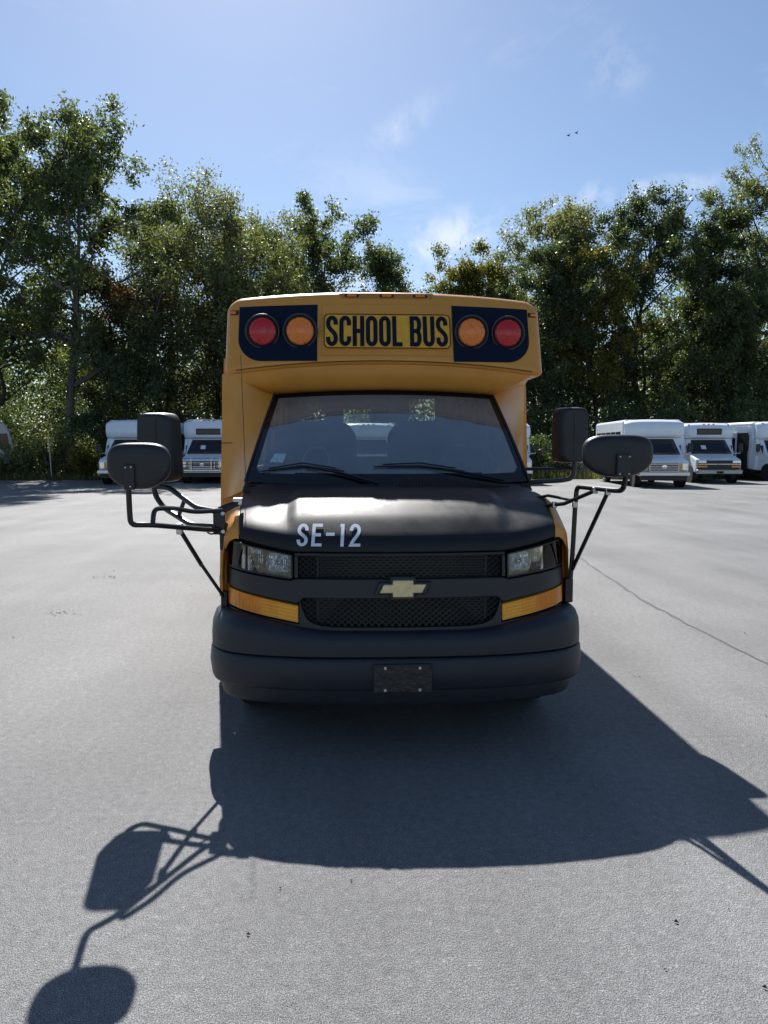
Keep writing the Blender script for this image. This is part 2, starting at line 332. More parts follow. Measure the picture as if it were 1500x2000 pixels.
def ribbon(p, th, closed, step=0):
    if step:
        q_ = [p[0]]
        for a, b in zip(p[:-1], p[1:]):
            k = max(1, int(math.hypot(b[0] - a[0], b[1] - a[1]) / step)); q_ += [(a[0] + (b[0] - a[0]) * i / k, a[1] + (b[1] - a[1]) * i / k) for i in range(1, k + 1)]
        p = q_
    P = []
    for q in p:
        if not P or (abs(q[0] - P[-1][0]) + abs(q[1] - P[-1][1])) > 1e-5: P.append(q)
    if closed and abs(P[0][0] - P[-1][0]) + abs(P[0][1] - P[-1][1]) < 1e-5: P.pop()
    n = len(P); v = []; f = []
    for i in range(n):
        a = P[i - 1] if (i or closed) else None; b = P[(i + 1) % n] if (i < n - 1 or closed) else None; q = P[i]
        def nn(u, w_): d = (w_[0] - u[0], w_[1] - u[1]); l = math.hypot(*d) or 1; return (-d[1] / l, d[0] / l)
        if a is None: m_ = nn(q, b); k = 1
        elif b is None: m_ = nn(a, q); k = 1
        else:
            n1_, n2_ = nn(a, q), nn(q, b); m_ = (n1_[0] + n2_[0], n1_[1] + n2_[1]); l = math.hypot(*m_) or 1; m_ = (m_[0] / l, m_[1] / l)
            k = min(2.0, 1 / max(.3, m_[0] * n1_[0] + m_[1] * n1_[1]))
        for s in (1, -1): v.append((q[0] + s * m_[0] * th / 2 * k, q[1] + s * m_[1] * th / 2 * k))
    for i in range(n if closed else n - 1):
        j = (i + 1) % n; f.append((2 * i, 2 * i + 1, 2 * j + 1, 2 * j))
    return v, f
def letters(text, h, wd, gap, th, slant=0, space=.5, widths={}, step=0):
    """list of (char, verts2d, faces) laid out from x = 0; units of metres"""
    x = 0; out = []
    for ch in text:
        if ch == ' ': x += space * h; continue
        cw = widths.get(ch, wd); mb = MB()
        for p, cl in glyph(ch, cw, th): mb.add(*ribbon(p, th, cl, step))
        out.append((ch, [((px + slant * (py)) * h + x, py * h) for px, py in mb.v], mb.f)); x += (cw + gap) * h
    return out, x - gap * h
def subdiv_map(v2, f, fn, name, m, parent, flip=True):
    return add(name, [fn(*p) for p in v2], f, m, parent, smooth=False, solid=.0012)

# ------------------------------------------------------------------ setting
g = add('terrain', [(-1500, -1500, -.012), (1500, -1500, -.012), (1500, 1500, -.012), (-1500, 1500, -.012)], [(0, 1, 2, 3)], M_SOIL, smooth=False); tag(g, kind='structure')
rng = random.Random(5)
edge = [(-60 + i * 1.5, 37.55 + rng.uniform(-.16, .16)) for i in range(81)]
v = [(-60, -20, 0), (60, -20, 0)] + [(x, y, 0) for x, y in reversed(edge)]
lot = add('parking_lot', v, [tuple(range(len(v)))], M_ASPH, smooth=False); tag(lot, kind='structure')
# a worn paving seam, thin as a sheet on the asphalt
rng = random.Random(2); pts = []
for i in range(40):
    t = i / 39; y = 11.5 - 6.3 * t; x = itp(y, [5.2, 5.93, 7.6, 10.3, 11.5], [2.86, 2.816, 2.833, 3.085, 3.2]); pts.append((x + rng.uniform(-.02, .02), y, .005 + rng.uniform(0, .020) * (1 - .4 * t)))
v = []; f = []
for i, (x, y, wd) in enumerate(pts):
    v += [(x - wd, y, .004), (x + wd, y, .004)]
    if i: f.append((2 * i - 2, 2 * i - 1, 2 * i + 1, 2 * i))
add('paving_seam', v, f, M_SEAM, lot, smooth=False)
for (x, y, a, b) in ((-3.29, 9.25, .13, .10), (-3.06, 7.18, .14, .10)):
    mb = MB(); rng = random.Random(int(y * 10))
    for k in range(26):
        px, py = x + rng.gauss(0, a * .6), y + rng.gauss(0, b * .6); s = rng.uniform(.004, .014)
        mb.add([(px - s, py - s * .6, .004), (px + s, py - s, .004), (px + s * .7, py + s, .004), (px - s * .8, py + s * .7, .004)], [(0, 1, 2, 3)])
    mb.build('oil_stain', M_SEAM, lot, smooth=False)

# ------------------------------------------------------------------ trees
def leaf_mesh(P, size, rs, up=.35, asp=.55):
    """one rhombic leaf (two triangles as a quad) at each point of P"""
    n = len(P); a = rs.normal(size=(n, 3)); a /= np.linalg.norm(a, axis=1)[:, None]
    b = rs.normal(size=(n, 3)); b[:, 2] += up; b -= a * (a * b).sum(1)[:, None]; b /= np.linalg.norm(b, axis=1)[:, None] + 1e-9
    s = size * rs.uniform(.6, 1.35, n)[:, None]
    V = np.empty((n, 4, 3)); V[:, 0] = P - a * s * .5; V[:, 1] = P + b * s * asp * .5; V[:, 2] = P + a * s * .5; V[:, 3] = P - b * s * asp * .5
    return V.reshape(-1, 3)
def leaf_obj(name, P, size, seed, m, parent=None, up=.35, asp=.55):
    rs = np.random.RandomState(seed); V = leaf_mesh(np.asarray(P), size, rs, up, asp); n = len(V) // 4
    me = bpy.data.meshes.new(name); me.vertices.add(4 * n); me.vertices.foreach_set('co', V.ravel())
    me.loops.add(4 * n); me.loops.foreach_set('vertex_index', np.arange(4 * n, dtype=np.int32))
    me.polygons.add(n); me.polygons.foreach_set('loop_start', np.arange(0, 4 * n, 4, dtype=np.int32)); me.polygons.foreach_set('loop_total', np.full(n, 4, np.int32))
    me.update(calc_edges=True); me.materials.append(m)
    o = bpy.data.objects.new(name, me); col.objects.link(o)
    if parent: o.parent = parent
    return o
def tree(name, label, x, y, H, Rc, seed, leaf, bark, tr=.2, base=.22, nl=30000, ls=.2, limbs=18, spread=.42, lean=0, top=.5, dens=1.0, group='trees along the lot edge', cat='tree', stems=1, tips=None):
    rs = np.random.RandomState(seed); root = empty(name, (x, y, 0), 0, label, cat, group)
    tb = MB(); lb = MB(); tw = []; 
    for st in range(stems):
        ang = rs.uniform(0, 6.28); ox, oy = (0, 0) if stems == 1 else (.35 * math.cos(ang), .35 * math.sin(ang))
        n = 10; p = np.array([ox, oy, -.1]); d = np.array([lean + (ox * .25), oy * .25, 1.0]); T = [p.copy()]; step = H * .93 / n
        for i in range(n):
            d = d + rs.normal(0, .055, 3); d[2] = abs(d[2]); d /= np.linalg.norm(d); p = p + d * step; T.append(p.copy())
        T = np.array(T); rr = [tr * (1.25 if i == 0 else 1) * (1 - .93 * i / n) + .012 for i in range(n + 1)]
        tb.add(*tube([tuple(q) for q in T], tr, 9, radii=rr))
        for k in range(limbs):
            t = base + (1 - base) * ((k + rs.uniform(0, .9)) / limbs); q = t * n; i = min(int(q), n - 1); o = T[i] + (T[i + 1] - T[i]) * (q - i)
            az = k * 2.4 + rs.uniform(-.6, .6); rel = (t - base) / (1 - base)
            prof = math.sin(math.pi * (.2 + .72 * rel)) ** .6
            ln = Rc * 1.25 * max(.3, prof) * rs.uniform(.65, 1.25); el = R(8 + 48 * rel ** 1.3 + rs.uniform(-12, 18))
            dd = np.array([math.cos(az) * math.cos(el), math.sin(az) * math.cos(el), math.sin(el)]); lp = [o]; r0 = max(.028, tr * .55 * (1 - .7 * rel))
            for s in range(5):
                dd = dd + rs.normal(0, .14, 3) + np.array([0, 0, .07]); dd /= np.linalg.norm(dd); lp.append(lp[-1] + dd * ln / 5)
            lb.add(*tube([tuple(a) for a in lp], r0, 6, radii=[r0 * (1 - .16 * s) for s in range(6)]))
            for s in range(rs.randint(6, 10)):
                u = rs.uniform(.2, 1.0) * 5; j = min(int(u), 4); o2 = lp[j] + (lp[j + 1] - lp[j]) * (u - j)
                d2 = dd * .6 + rs.normal(0, .65, 3); d2 /= np.linalg.norm(d2); l2 = ln * rs.uniform(.22, .45) + .5; mid_ = o2 + d2 * l2 * .5 + rs.normal(0, .08, 3); e2 = o2 + d2 * l2 + np.array([0, 0, .12 * l2])
                lb.add(*tube([tuple(o2), tuple(mid_), tuple(e2)], r0, 4, radii=[r0 * .42, r0 * .3, .008], cap=False))
                for s3 in range(rs.randint(3, 6)):
                    o3 = o2 + (e2 - o2) * rs.uniform(.25, 1); d3 = d2 * .5 + rs.normal(0, .7, 3); d3 /= np.linalg.norm(d3); l3 = rs.uniform(.35, 1.0) * (Rc / 4) ** .5
                    tw.append((o3, o3 + d3 * l3))
    tb.build('trunk', bark, root); lb.build('limbs', bark, root)
    tw = np.array(tw); w_ = rs.gamma(2.0, 1, len(tw)); w_ /= w_.sum(); idx = rs.choice(len(tw), int(nl * 1.35 * dens), p=w_); u = rs.uniform(.1, 1.15, len(idx))[:, None]
    P = tw[idx, 0] + (tw[idx, 1] - tw[idx, 0]) * u + rs.normal(0, spread * .5, (len(idx), 3))
    P = P[P[:, 2] > .3]
    if tips:
        zt = np.percentile(P[:, 2], tips[1]); sel = (P[:, 2] > zt + rs.normal(0, .8, len(P)))
        if len(tips) > 2: sel &= (P[:, 0] > tips[2])
        leaf_obj('turning_leaves', P[sel], ls, seed + 2, LEAF[tips[0]], root); P = P[~sel]
    leaf_obj('crown', P, ls, seed + 1, leaf, root)
    return root

TR = [  # name, label, x, y, H, R, seed, leaf, bark, extra
 ('maple_tree', 'tall broad grey-trunked tree towering over the far left buses', -15.5, 41.5, 20.3, 5.6, 11, 'mid', M_BARKG, dict(tr=.27, base=.28, nl=36000, limbs=20, lean=-.03)),
 ('maple_tree', 'big dark tree cut off by the left edge of the picture', -20.5, 43.5, 20.5, 5.5, 12, 'mid', M_BARK, dict(tr=.3, base=.2, nl=36000, limbs=20)),
 ('young_tree', 'small bushy tree with rust-red top between the two leftmost buses', -12.4, 41.5, 11.4, 2.9, 13, 'dark', M_BARK, dict(tr=.13, base=.14, nl=26000, limbs=18, ls=.17, tips=('rust', 74))),
 ('birch_tree', 'feathery pale thin tree just right of the tall left tree', -11.6, 47.5, 17.6, 3.9, 14, 'pale', M_BARK, dict(tr=.16, base=.2, nl=24000, ls=.17, limbs=20, stems=2, spread=.5)),
 ('birch_tree', 'airy pale green tree behind the left mirrors of the school bus', -8.3, 49, 18.3, 3.9, 15, 'pale', M_BARK, dict(tr=.17, base=.22, nl=26000, ls=.17, limbs=20, stems=2, spread=.5)),
 ('oak_tree', 'dense round-topped tree above the left shoulder of the school bus', -4.9, 51, 18.4, 3.9, 16, 'mid', M_BARK, dict(tr=.22, base=.3, nl=34000, limbs=18)),
 ('birch_tree', 'slender pale tree between the airy tree and the round-topped tree', -6.9, 51.5, 19.4, 3.4, 28, 'pale', M_BARK, dict(tr=.17, base=.2, nl=26000, ls=.17, limbs=20, stems=2, spread=.5)),
 ('willow_tree', 'low yellow-green spreading tree against the school bus roof at left', -5.2, 45.5, 13.6, 3.8, 17, 'brush', M_BARK, dict(tr=.17, base=.2, nl=30000, ls=.17, limbs=16, stems=2)),
 ('ash_tree', 'small round tree standing alone just above the school bus roof', 1.4, 52, 16.8, 2.7, 18, 'mid', M_BARK, dict(tr=.17, base=.35, nl=24000, limbs=16, ls=.19)),
 ('cherry_tree', 'yellowing bushy tree at the right end of the sky gap', 9.8, 55.5, 17.2, 3.5, 19, 'mid', M_BARK, dict(tr=.2, base=.18, nl=32000, limbs=18, tips=('yellow', 70))),
 ('poplar_tree', 'tall slim pale tree with the highest left crown of the right wood', 14.5, 58, 22.6, 3.8, 20, 'pale', M_BARKG, dict(tr=.2, base=.25, nl=26000, limbs=20, spread=.45)),
 ('poplar_tree', 'tall slim pale tree second from the sky gap', 18.3, 59.5, 22.6, 3.4, 21, 'pale', M_BARKG, dict(tr=.19, base=.3, nl=22000, limbs=18, spread=.45)),
 ('oak_tree', 'massive dark tree above the white bus with the raised blank cap', 23.2, 58, 21.0, 5.6, 22, 'dark', M_BARK, dict(tr=.3, base=.22, nl=40000, limbs=22)),
 ('oak_tree', 'broad dark green tree above the white bus with the black roof sign', 28.6, 57, 20.2, 5.0, 23, 'dark', M_BARK, dict(tr=.28, base=.15, nl=40000, limbs=22)),
 ('ash_tree', 'highest pale-topped tree cut off by the right edge of the picture', 33.5, 60, 26.0, 6.3, 24, 'brush', M_BARK, dict(tr=.34, base=.2, nl=42000, limbs=24)),
 ('hornbeam_tree', 'brownish olive tree in front of the tall slim trees', 18.2, 53.5, 16.8, 3.6, 25, 'yellow', M_BARK, dict(tr=.18, base=.2, nl=28000, limbs=18, ls=.18)),
 ('elm_tree', 'dark leafy tree behind the right shoulder of the school bus', 12.9, 52.5, 16.5, 3.9, 26, 'dark', M_BARK, dict(tr=.18, base=.12, nl=34000, limbs=18)),
 ('elm_tree', 'leafy green tree filling the gap between the two massive dark trees', 25.5, 52, 13.5, 4.2, 27, 'mid', M_BARK, dict(tr=.18, base=.08, nl=36000, limbs=18)),
]
for nm, lb_, x, y, H, Rc, sd, lf, bk, ex in TR:
    H *= .88
    tree(nm, lb_, x, y, H, Rc, sd, LEAF[lf], bk, **ex)

def lumps(spec, seed, shell=.75):
    rs = np.random.RandomState(seed); out = []
    for (x, y, z, rx, ry, rz, n) in spec:
        d = rs.normal(size=(n, 3)); d /= np.linalg.norm(d, axis=1)[:, None]; r = rs.uniform(0, 1, n) ** .25
        r = r * (1 + .18 * np.sin(d[:, 0] * 5 + seed) * np.sin(d[:, 2] * 6 + x) + .15 * np.sin(d[:, 1] * 9 + y))
        p = d * r[:, None] * np.array([rx, ry, rz]) + np.array([x, y, z]); out.append(p[p[:, 2] > .02])
    return np.concatenate(out)
# far wood behind the named trees: one mass
rs = np.random.RandomState(77); spec = []
for i in range(150):
    x = rs.uniform(-48, 64); y = rs.uniform(61, 76); h = rs.uniform(5, 9) if -2.5 < x < 9.5 else (rs.uniform(8, 15) if x < 0 else rs.uniform(10, 18))
    spec.append((x, y, h * .5, rs.uniform(2.2, 3.6), 2.0, h * .55, int(95 * h)))
o = leaf_obj('far_woodland', lumps(spec, 7), .36, 3, LEAF['mid']); tag(o, 'dark green mass of woodland far behind the parked buses', 'woodland', kind='stuff')
mb = MB()
for i in range(70):
    x = rs.uniform(-48, 60); y = rs.uniform(56, 70); h = rs.uniform(8, 15); r = rs.uniform(.07, .2)
    if -3 < x < 8: h *= .5
    mb.add(*tube([(x, y, -.1), (x + rs.uniform(-.3, .3), y, h * .5), (x + rs.uniform(-.8, .8), y, h)], r, 6, radii=[r, r * .7, r * .2]))
o = mb.build('woodland_stems', M_BARK); tag(o, 'thin dark stems of the wood beyond the lot', 'woodland', kind='stuff')
# undergrowth
rs = np.random.RandomState(78); spec = []
for i in range(70):
    x = rs.uniform(-30, -3); y = rs.uniform(40.2, 44.5); h = rs.uniform(1.2, 3.4) * (1.25 if x > -13 else 1); spec.append((x, y, h * .4, rs.uniform(.6, 1.3), .8, h * .62, 620))
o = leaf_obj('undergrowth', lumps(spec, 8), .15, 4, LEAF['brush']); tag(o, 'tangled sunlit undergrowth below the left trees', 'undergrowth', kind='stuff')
spec = []
for i in range(95):
    x = rs.uniform(2, 48); y = rs.uniform(41.5, 53); h = rs.uniform(2.2, 4.2) + (y - 41.5) * .22; spec.append((x, y, h * .45, rs.uniform(1.0, 2.0), 1.1, h * .6, 800))
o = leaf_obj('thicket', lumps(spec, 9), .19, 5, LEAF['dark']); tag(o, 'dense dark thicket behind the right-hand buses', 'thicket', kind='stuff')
spec = []
for i in range(56):
    x = rs.uniform(-34, -4) if i < 34 else rs.uniform(-36, -16); y = rs.uniform(45, 52); h = rs.uniform(3.5, 8); spec.append((x, y, h * .45, rs.uniform(1.0, 1.9), 1.1, h * .6, 800))
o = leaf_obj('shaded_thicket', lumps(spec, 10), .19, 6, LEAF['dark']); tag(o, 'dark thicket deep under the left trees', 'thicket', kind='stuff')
# distinct shrubs
def shrub(label, x, y, h, r, seed, leaf, n=3600, ls=.14):
    root = empty('shrub', (x, y, 0), 0, label, 'shrub', 'shrubs along the lot edge'); rs_ = np.random.RandomState(seed); mb = MB(); P = []
    for k in range(14):
        a = rs_.uniform(0, 6.28); e = np.array([math.cos(a) * r * rs_.uniform(.3, 1), math.sin(a) * r * rs_.uniform(.3, .8), h * rs_.uniform(.5, 1)]); m_ = e * .5 + np.array([0, 0, h * .12])
        mb.add(*tube([(0, 0, -.05), tuple(m_), tuple(e)], .02, 5, radii=[.025, .016, .006]))
        t = rs_.uniform(.25, 1.05, n // 14)[:, None]; P.append((1 - t) ** 2 * 0 + 2 * t * (1 - t) * m_ + t * t * e + rs_.normal(0, .2, (n // 14, 3)))
    mb.build('stems', M_BARK, root); P = np.concatenate(P); leaf_obj('foliage', P[P[:, 2] > .05], ls, seed + 1, leaf, root); return root
shrub('pale leafy shrub beside the cut-off silver minibus', -16.9, 38.9, 1.9, 1.3, 31, LEAF['brush'])
shrub('pale tall shrub in front of the leaning steel post', -15.6, 39.3, 2.6, 1.2, 32, LEAF['brush'])
shrub('yellow-green shrub at the foot of the grey tree trunk', -13.7, 38.8, 1.5, .9, 33, LEAF['yellow'], 2600)
shrub('yellow-green tall shrub left of the leftmost white bus', -12.6, 39.6, 4.0, 1.1, 34, LEAF['yellow'], 4200)
shrub('low weedy shrub under the silver minibus', -18.6, 38.6, 1.0, 1.3, 35, LEAF['brush'])
shrub('green shrub behind the right wing mirror of the school bus', 9.6, 39.2, 2.4, 1.1, 36, LEAF['dark'])
shrub('rounded green shrub left of the white bus with the raised blank cap', 11.2, 40.2, 2.0, 1.2, 37, LEAF['mid'])
# verge grass
rs = np.random.RandomState(5); n = 16000; X = rs.uniform(-32, 42, n); Y = 37.25 + rs.gamma(1.5, .8, n); Hh = rs.uniform(.12, .45, n) * np.where(X > 4, 1.3, 1); A = rs.uniform(0, 6.28, n); ln = rs.normal(0, .1, (n, 2))
V = np.empty((n, 3, 3)); ca, sa = np.cos(A) * .018, np.sin(A) * .018
V[:, 0] = np.stack([X - ca, Y - sa, np.full(n, -.01)], 1); V[:, 1] = np.stack([X + ca, Y + sa, np.full(n, -.01)], 1); V[:, 2] = np.stack([X + ln[:, 0], Y + ln[:, 1], Hh], 1)
me = bpy.data.meshes.new('verge_grass'); me.from_pydata(V.reshape(-1, 3).tolist(), [], np.arange(3 * n).reshape(-1, 3).tolist()); me.materials.append(LEAF['grass'])
o = bpy.data.objects.new('verge_grass', me); col.objects.link(o); tag(o, 'rough tall grass along the edge of the asphalt', 'grass', kind='stuff')
# chain-link fence
fr = empty('chain_link_fence', (0, 39.9, 0), 0, 'wire chain-link fence with thin steel posts along the right edge of the lot', 'fence')
for i in range(11): add('post', *tube([(6 + i * 3.05, 0, -.1), (6 + i * 3.05, 0, 1.85)], .03, 8), M_STEEL, fr)
add('top_rail', *tube([(6, 0, 1.82), (36.5, 0, 1.82)], .021, 6), M_STEEL, fr)
mb = MB(); hgt = 1.75; s = .0022
for k in range(int((30.5 + hgt) / .075)):
    for sg in (1, -1):
        x0 = 6 + k * .075 - (hgt if sg > 0 else 0); x1 = x0 + hgt; z0, z1 = (.03, hgt) if sg > 0 else (hgt, .03)
        if x0 < 6 or x1 > 36.5: continue
        mb.add([(x0 - s, 0, z0), (x0 + s, 0, z0), (x1 + s, 0, z1), (x1 - s, 0, z1)], [(0, 1, 2, 3)])
mb.build('wire_mesh', M_STEEL, fr, smooth=False)
sp = add('steel_post', *tube([(0, 0, -.1), (-.06, 0, 1.35), (-.12, .02, 2.25)], .035, 8), M_STEEL); sp.location = (-15.35, 38.4, 0); tag(sp, 'bare leaning steel post among the shrubs left of the grey trunk', 'post')

# ------------------------------------------------------------------ white buses
def wheel(parent, x, y, r=.37, wd=.24, side=1, rimm=None):
    t = add('wheel', *lathe([(r * .55, -wd / 2), (r * .93, -wd / 2), (r, -wd * .36), (r, wd * .36), (r * .93, wd / 2), (r * .55, wd / 2)], (x, y, r), 'x', 28), M_RUB, parent)
    o = side * wd / 2
    add('rim', *lathe([(r * .57, -side * .02 + o), (r * .6, o + side * .004), (r * .52, o - side * .03), (r * .3, o - side * .05), (r * .22, o + side * .0), (.02, o + side * .01)], (x, y, r), 'x', 20), rimm or M_STEEL, t)
def prism(profile, x0, x1):
    n = len(profile); v = [(x0, y, z) for y, z in profile] + [(x1, y, z) for y, z in profile]
    f = [tuple(range(n)), tuple(reversed(range(n, 2 * n)))] + [(i, n + i, n + (i + 1) % n, (i + 1) % n) for i in range(n)]
    return v, f
def shuttle(label, x, y, rz, style='a', W=2.36, H=2.8, Ln=7.0, sign=False, guard=False, paper=0, open_door=False, capz=2.04, lamps=True):
    r = empty('shuttle_bus', (x, y, 0), R(rz), label, 'bus', 'white shuttle buses parked along the back of the lot'); h = W / 2
    bd = add('body', *box(-h + .01, h - .01, 1.85, Ln, .52, H - .015), M_WHITE, r, bevel=.12, seg=3)
    add('skirt', *box(-h + .05, h - .05, 1.9, Ln - .05, .34, .56), M_DARK, r)
    # over-cab cap, its front bulging
    rows = []
    for z, yy, k in ((capz, 1.62, .93), (capz + .02, 1.47, .965), (capz + .08, 1.40, .985), (capz + .3, 1.38, 1), (H - .25, 1.42, 1), (H - .12, 1.50, .99), (H - .04, 1.66, .95), (H, 1.95, .86), (H, 2.4, .86)):
        rows.append([(u * h * k * (1 if abs(u) < .99 else 1), yy + .22 * max(0, abs(u) - .72) ** 2 / .0784 * .8, z - .05 * (abs(u) ** 3) * sm(z, H - .3, H)) for u in np.linspace(-1, 1, 21)])
    rows = [[(p[0], 2.4, p[2]) for p in rows[0]]] + rows
    v, f = grid(rows); m = 21; k = len(rows)
    f.append(tuple(i * m for i in range(k))); f.append(tuple(i * m + m - 1 for i in reversed(range(k))))
    cp = add('over_cab_cap', v, f, M_WHITE, r, angle=50)
    if lamps:
        for lx in (-.9, -.22, 0, .22, .9): add('marker_lamp', *box(lx - .045, lx + .045, 1.50, 1.60, H - .10 - (.03 if abs(lx) > .5 else 0), H - .055 - (.03 if abs(lx) > .5 else 0)), M_AMB, cp, bevel=.01)
    if sign:
        sg = add('destination_sign', *box(-.58, .58, 1.355, 1.45, capz + .17, capz + .46), M_TAIL, cp, bevel=.05, seg=3)
    hw = 1.0
    prof = [(.25, .55), (.2, .72), (.18, .98), (.24, 1.07), (.4, 1.13), (1.02, 1.28), (1.62, capz - .005), (1.95, capz - .005), (1.95, .5), (.35, .5)]
    add('cab', *prism(prof, -hw, hw), M_WHITE, r, bevel=.06, seg=3)
    for s in (-1, 1):
        add('side_panel', *prism([(1.30, 1.30), (1.66, capz - .01), (1.84, capz - .01), (1.84, .55), (1.70, .55), (1.62, 1.25)], s * (hw - .02), s * (h - .03)), M_WHITE, r, smooth=False)
    # windscreen on the slope
    def wsq(u, v_, o=.012): return (u * (.92 - .15 * v_), 1.03 + .565 * v_ - (o + .02) * .8, 1.31 + (capz - .06 - 1.31) * v_ + (o + .02) * .6)
    rows = [[wsq(u, v_) for u in np.linspace(-1, 1, 9)] for v_ in np.linspace(.0, .96, 4)]
    ws_ = add('windshield', *grid(rows), M_TAIL, r, solid=.006)
    add('wiper', *tube([wsq(-.75, .1, .03), wsq(-.1, .06, .03)], .012, 5), M_TUBE, ws_); add('wiper', *tube([wsq(.05, .1, .03), wsq(.7, .06, .03)], .012, 5), M_TUBE, ws_)
    if paper:
        a, b, c, d = wsq(paper - .13, .32, .03), wsq(paper + .13, .30, .03), wsq(paper + .12, .56, .03), wsq(paper - .14, .58, .03)
        add('windshield_notice', [a, b, c, d], [(0, 1, 2, 3)], M_PAPER, ws_, smooth=False)
    if style == 'a':      # tall chrome grille
        gr = add('grille', *box(-.56, .56, .12, .22, .66, 1.0), M_DARK, r)
        for z in (.675, .76, .845, .93, .995): add('grille_bar', *box(-.58, .58, .09, .15, z - .02, z + .02), M_CHR, gr, bevel=.008)
        for s in (-1, 1):
            add('grille_bar', *box(s * .57 - .02, s * .57 + .02, .085, .16, .65, 1.015), M_CHR, gr, bevel=.008)
            hl = add('headlight', *box(min(s * .62, s * .93), max(s * .62, s * .93), .12, .24, .70, 1.0), M_REFL, r, bevel=.02)
            add('turn_lens', *box(min(s * .64, s * .72), max(s * .64, s * .72), .095, .15, .72, .98), M_AMB2, hl, bevel=.01)
        em = add('emblem', *lathe([(.02, -.02), (.075, -.018), (.085, 0)], (0, .08, .845), 'y', 16), M_CHR, gr); em.scale = (1.5, 1, .8); em.location = (0, 0, .17)
        add('bumper', *box(-1.0, 1.0, .0, .2, .47, .64), M_CHR, r, bevel=.035, seg=3)
        add('air_dam', *box(-.9, .9, .08, .3, .30, .50), M_PLA, r)
    else:                 # slim black grille, lamps above and below
        gr = add('grille', *box(-.93, .93, .13, .22, .64, 1.04), M_PLA, r, bevel=.02)
        add('grille_bar', *box(-.93, .93, .09, .15, .845, .895), M_CHR, gr, bevel=.01)
        add('emblem', *box(-.10, .10, .075, .13, .845, .895), M_GOLD, gr, bevel=.01)
        for s in (-1, 1):
            hl = add('headlight', *box(min(s * .58, s * .94), max(s * .58, s * .94), .10, .22, .92, 1.04), M_REFL, r, bevel=.015)
            add('turn_lens', *box(min(s * .54, s * .94), max(s * .54, s * .94), .10, .2, .72, .81), M_AMB2, hl, bevel=.015)
        add('bumper', *box(-1.0, 1.0, .0, .22, .42, .62), M_STEEL, r, bevel=.04, seg=3)
        add('number_plate', *box(-.15, .15, -.015, .01, .46, .56), M_DARK, r)
    if guard:
        gd = MB()
        for z in (.55, .72, .86, 1.0, 1.14): gd.tube([(-.82, -.05, z), (.82, -.05, z)], .018, 6)
        for xx in (-.82, -.45, .45, .82): gd.tube([(xx, -.05, .5), (xx, -.05, 1.16)], .022, 6)
        gd.build('grille_guard', M_CHR, r)
    for s in (-1, 1):
        mr = add('mirror', *box(s * 1.36 - .1, s * 1.36 + .1, 1.12, 1.22, 1.42, 1.80), M_PLA, r, bevel=.035, seg=3)
        mb_ = MB(); mb_.tube([(s * .98, 1.3, 1.35), (s * 1.36, 1.2, 1.36), (s * 1.36, 1.18, 1.46)], .018, 6); mb_.build('mirror_arm', M_CHR, mr)
        for yy in (.95, Ln - 1.75): wheel(r, s * (.86 if yy < 2 else h - .2), yy, side=s)
        add('arch', *lathe([(.43, -.02), (.45, .0), (.43, .03)], (s * (hw + .0), .95, .40), 'x', 24), M_DARK, r)
        add('cab_window', *box(min(s * (hw - .01), s * (hw + .02)), max(s * (hw - .01), s * (hw + .02)), 1.28, 1.62, 1.32, 1.72), M_TAIL, r, bevel=.01)
        nw = 5; y0 = 2.25 if s > 0 or not open_door else 3.3
        for k_ in range(nw):
            a = y0 + k_ * (Ln - .3 - y0) / nw; b = a + (Ln - .3 - y0) / nw - .12
            pn = add('side_window', *box(min(s * (h - .03), s * (h + .006)), max(s * (h - .03), s * (h + .006)), a, b, 1.45, 2.30), M_TAIL, r, bevel=.015)
    if open_door:
        dr = add('doorway', *box(-h - .008, -h + .05, 2.15, 3.0, .45, 2.35), M_DARK, r)
        add('door_frame', *box(-h - .03, -h + .03, 2.08, 2.15, .42, 2.40), M_CHR, dr); add('door_frame', *box(-h - .03, -h + .03, 3.0, 3.06, .42, 2.40), M_CHR, dr)
        dl = add('door_leaf', *box(-h - .62, -h - .01, 3.08, 3.13, .50, 2.36), M_WHITE, r, bevel=.01)
        for xx in (-.46, -.17): add('door_pane', *box(-h + xx - .09, -h + xx + .09, 3.065, 3.15, 1.0, 2.1), M_TAIL, dl, bevel=.02)
    return r
shuttle('white shuttle bus with plain cap, leftmost of those facing the camera', -10.15, 32.5, -4, 'a', W=2.36, H=2.88, lamps=False)
shuttle('white shuttle bus with black roof sign and chrome grille guard', -6.85, 33.5, -3, 'a', W=2.36, H=2.95, sign=True, guard=True, paper=-.25)
shuttle('white shuttle bus seen through the school bus rear window', .62, 31.6, 0, 'a', H=2.72)
shuttle('white shuttle bus hidden behind the school bus, only its edge showing at right', 6.72, 31.8, -2, 'a', H=2.75)
shuttle('white shuttle bus with chrome grille and plain raised cap behind the right oval mirror', 12.35, 29.0, -6, 'a', W=2.45, H=2.80, paper=-.45, lamps=False)
shuttle('white shuttle bus with black roof sign and slim black grille, at right', 16.4, 32.5, -5, 'b', W=2.3, H=2.78, sign=True, paper=-.35)
shuttle('white shuttle bus with its side door open, cut off by the right edge', 21.0, 34.0, 7, 'a', W=2.36, H=2.9, open_door=True)
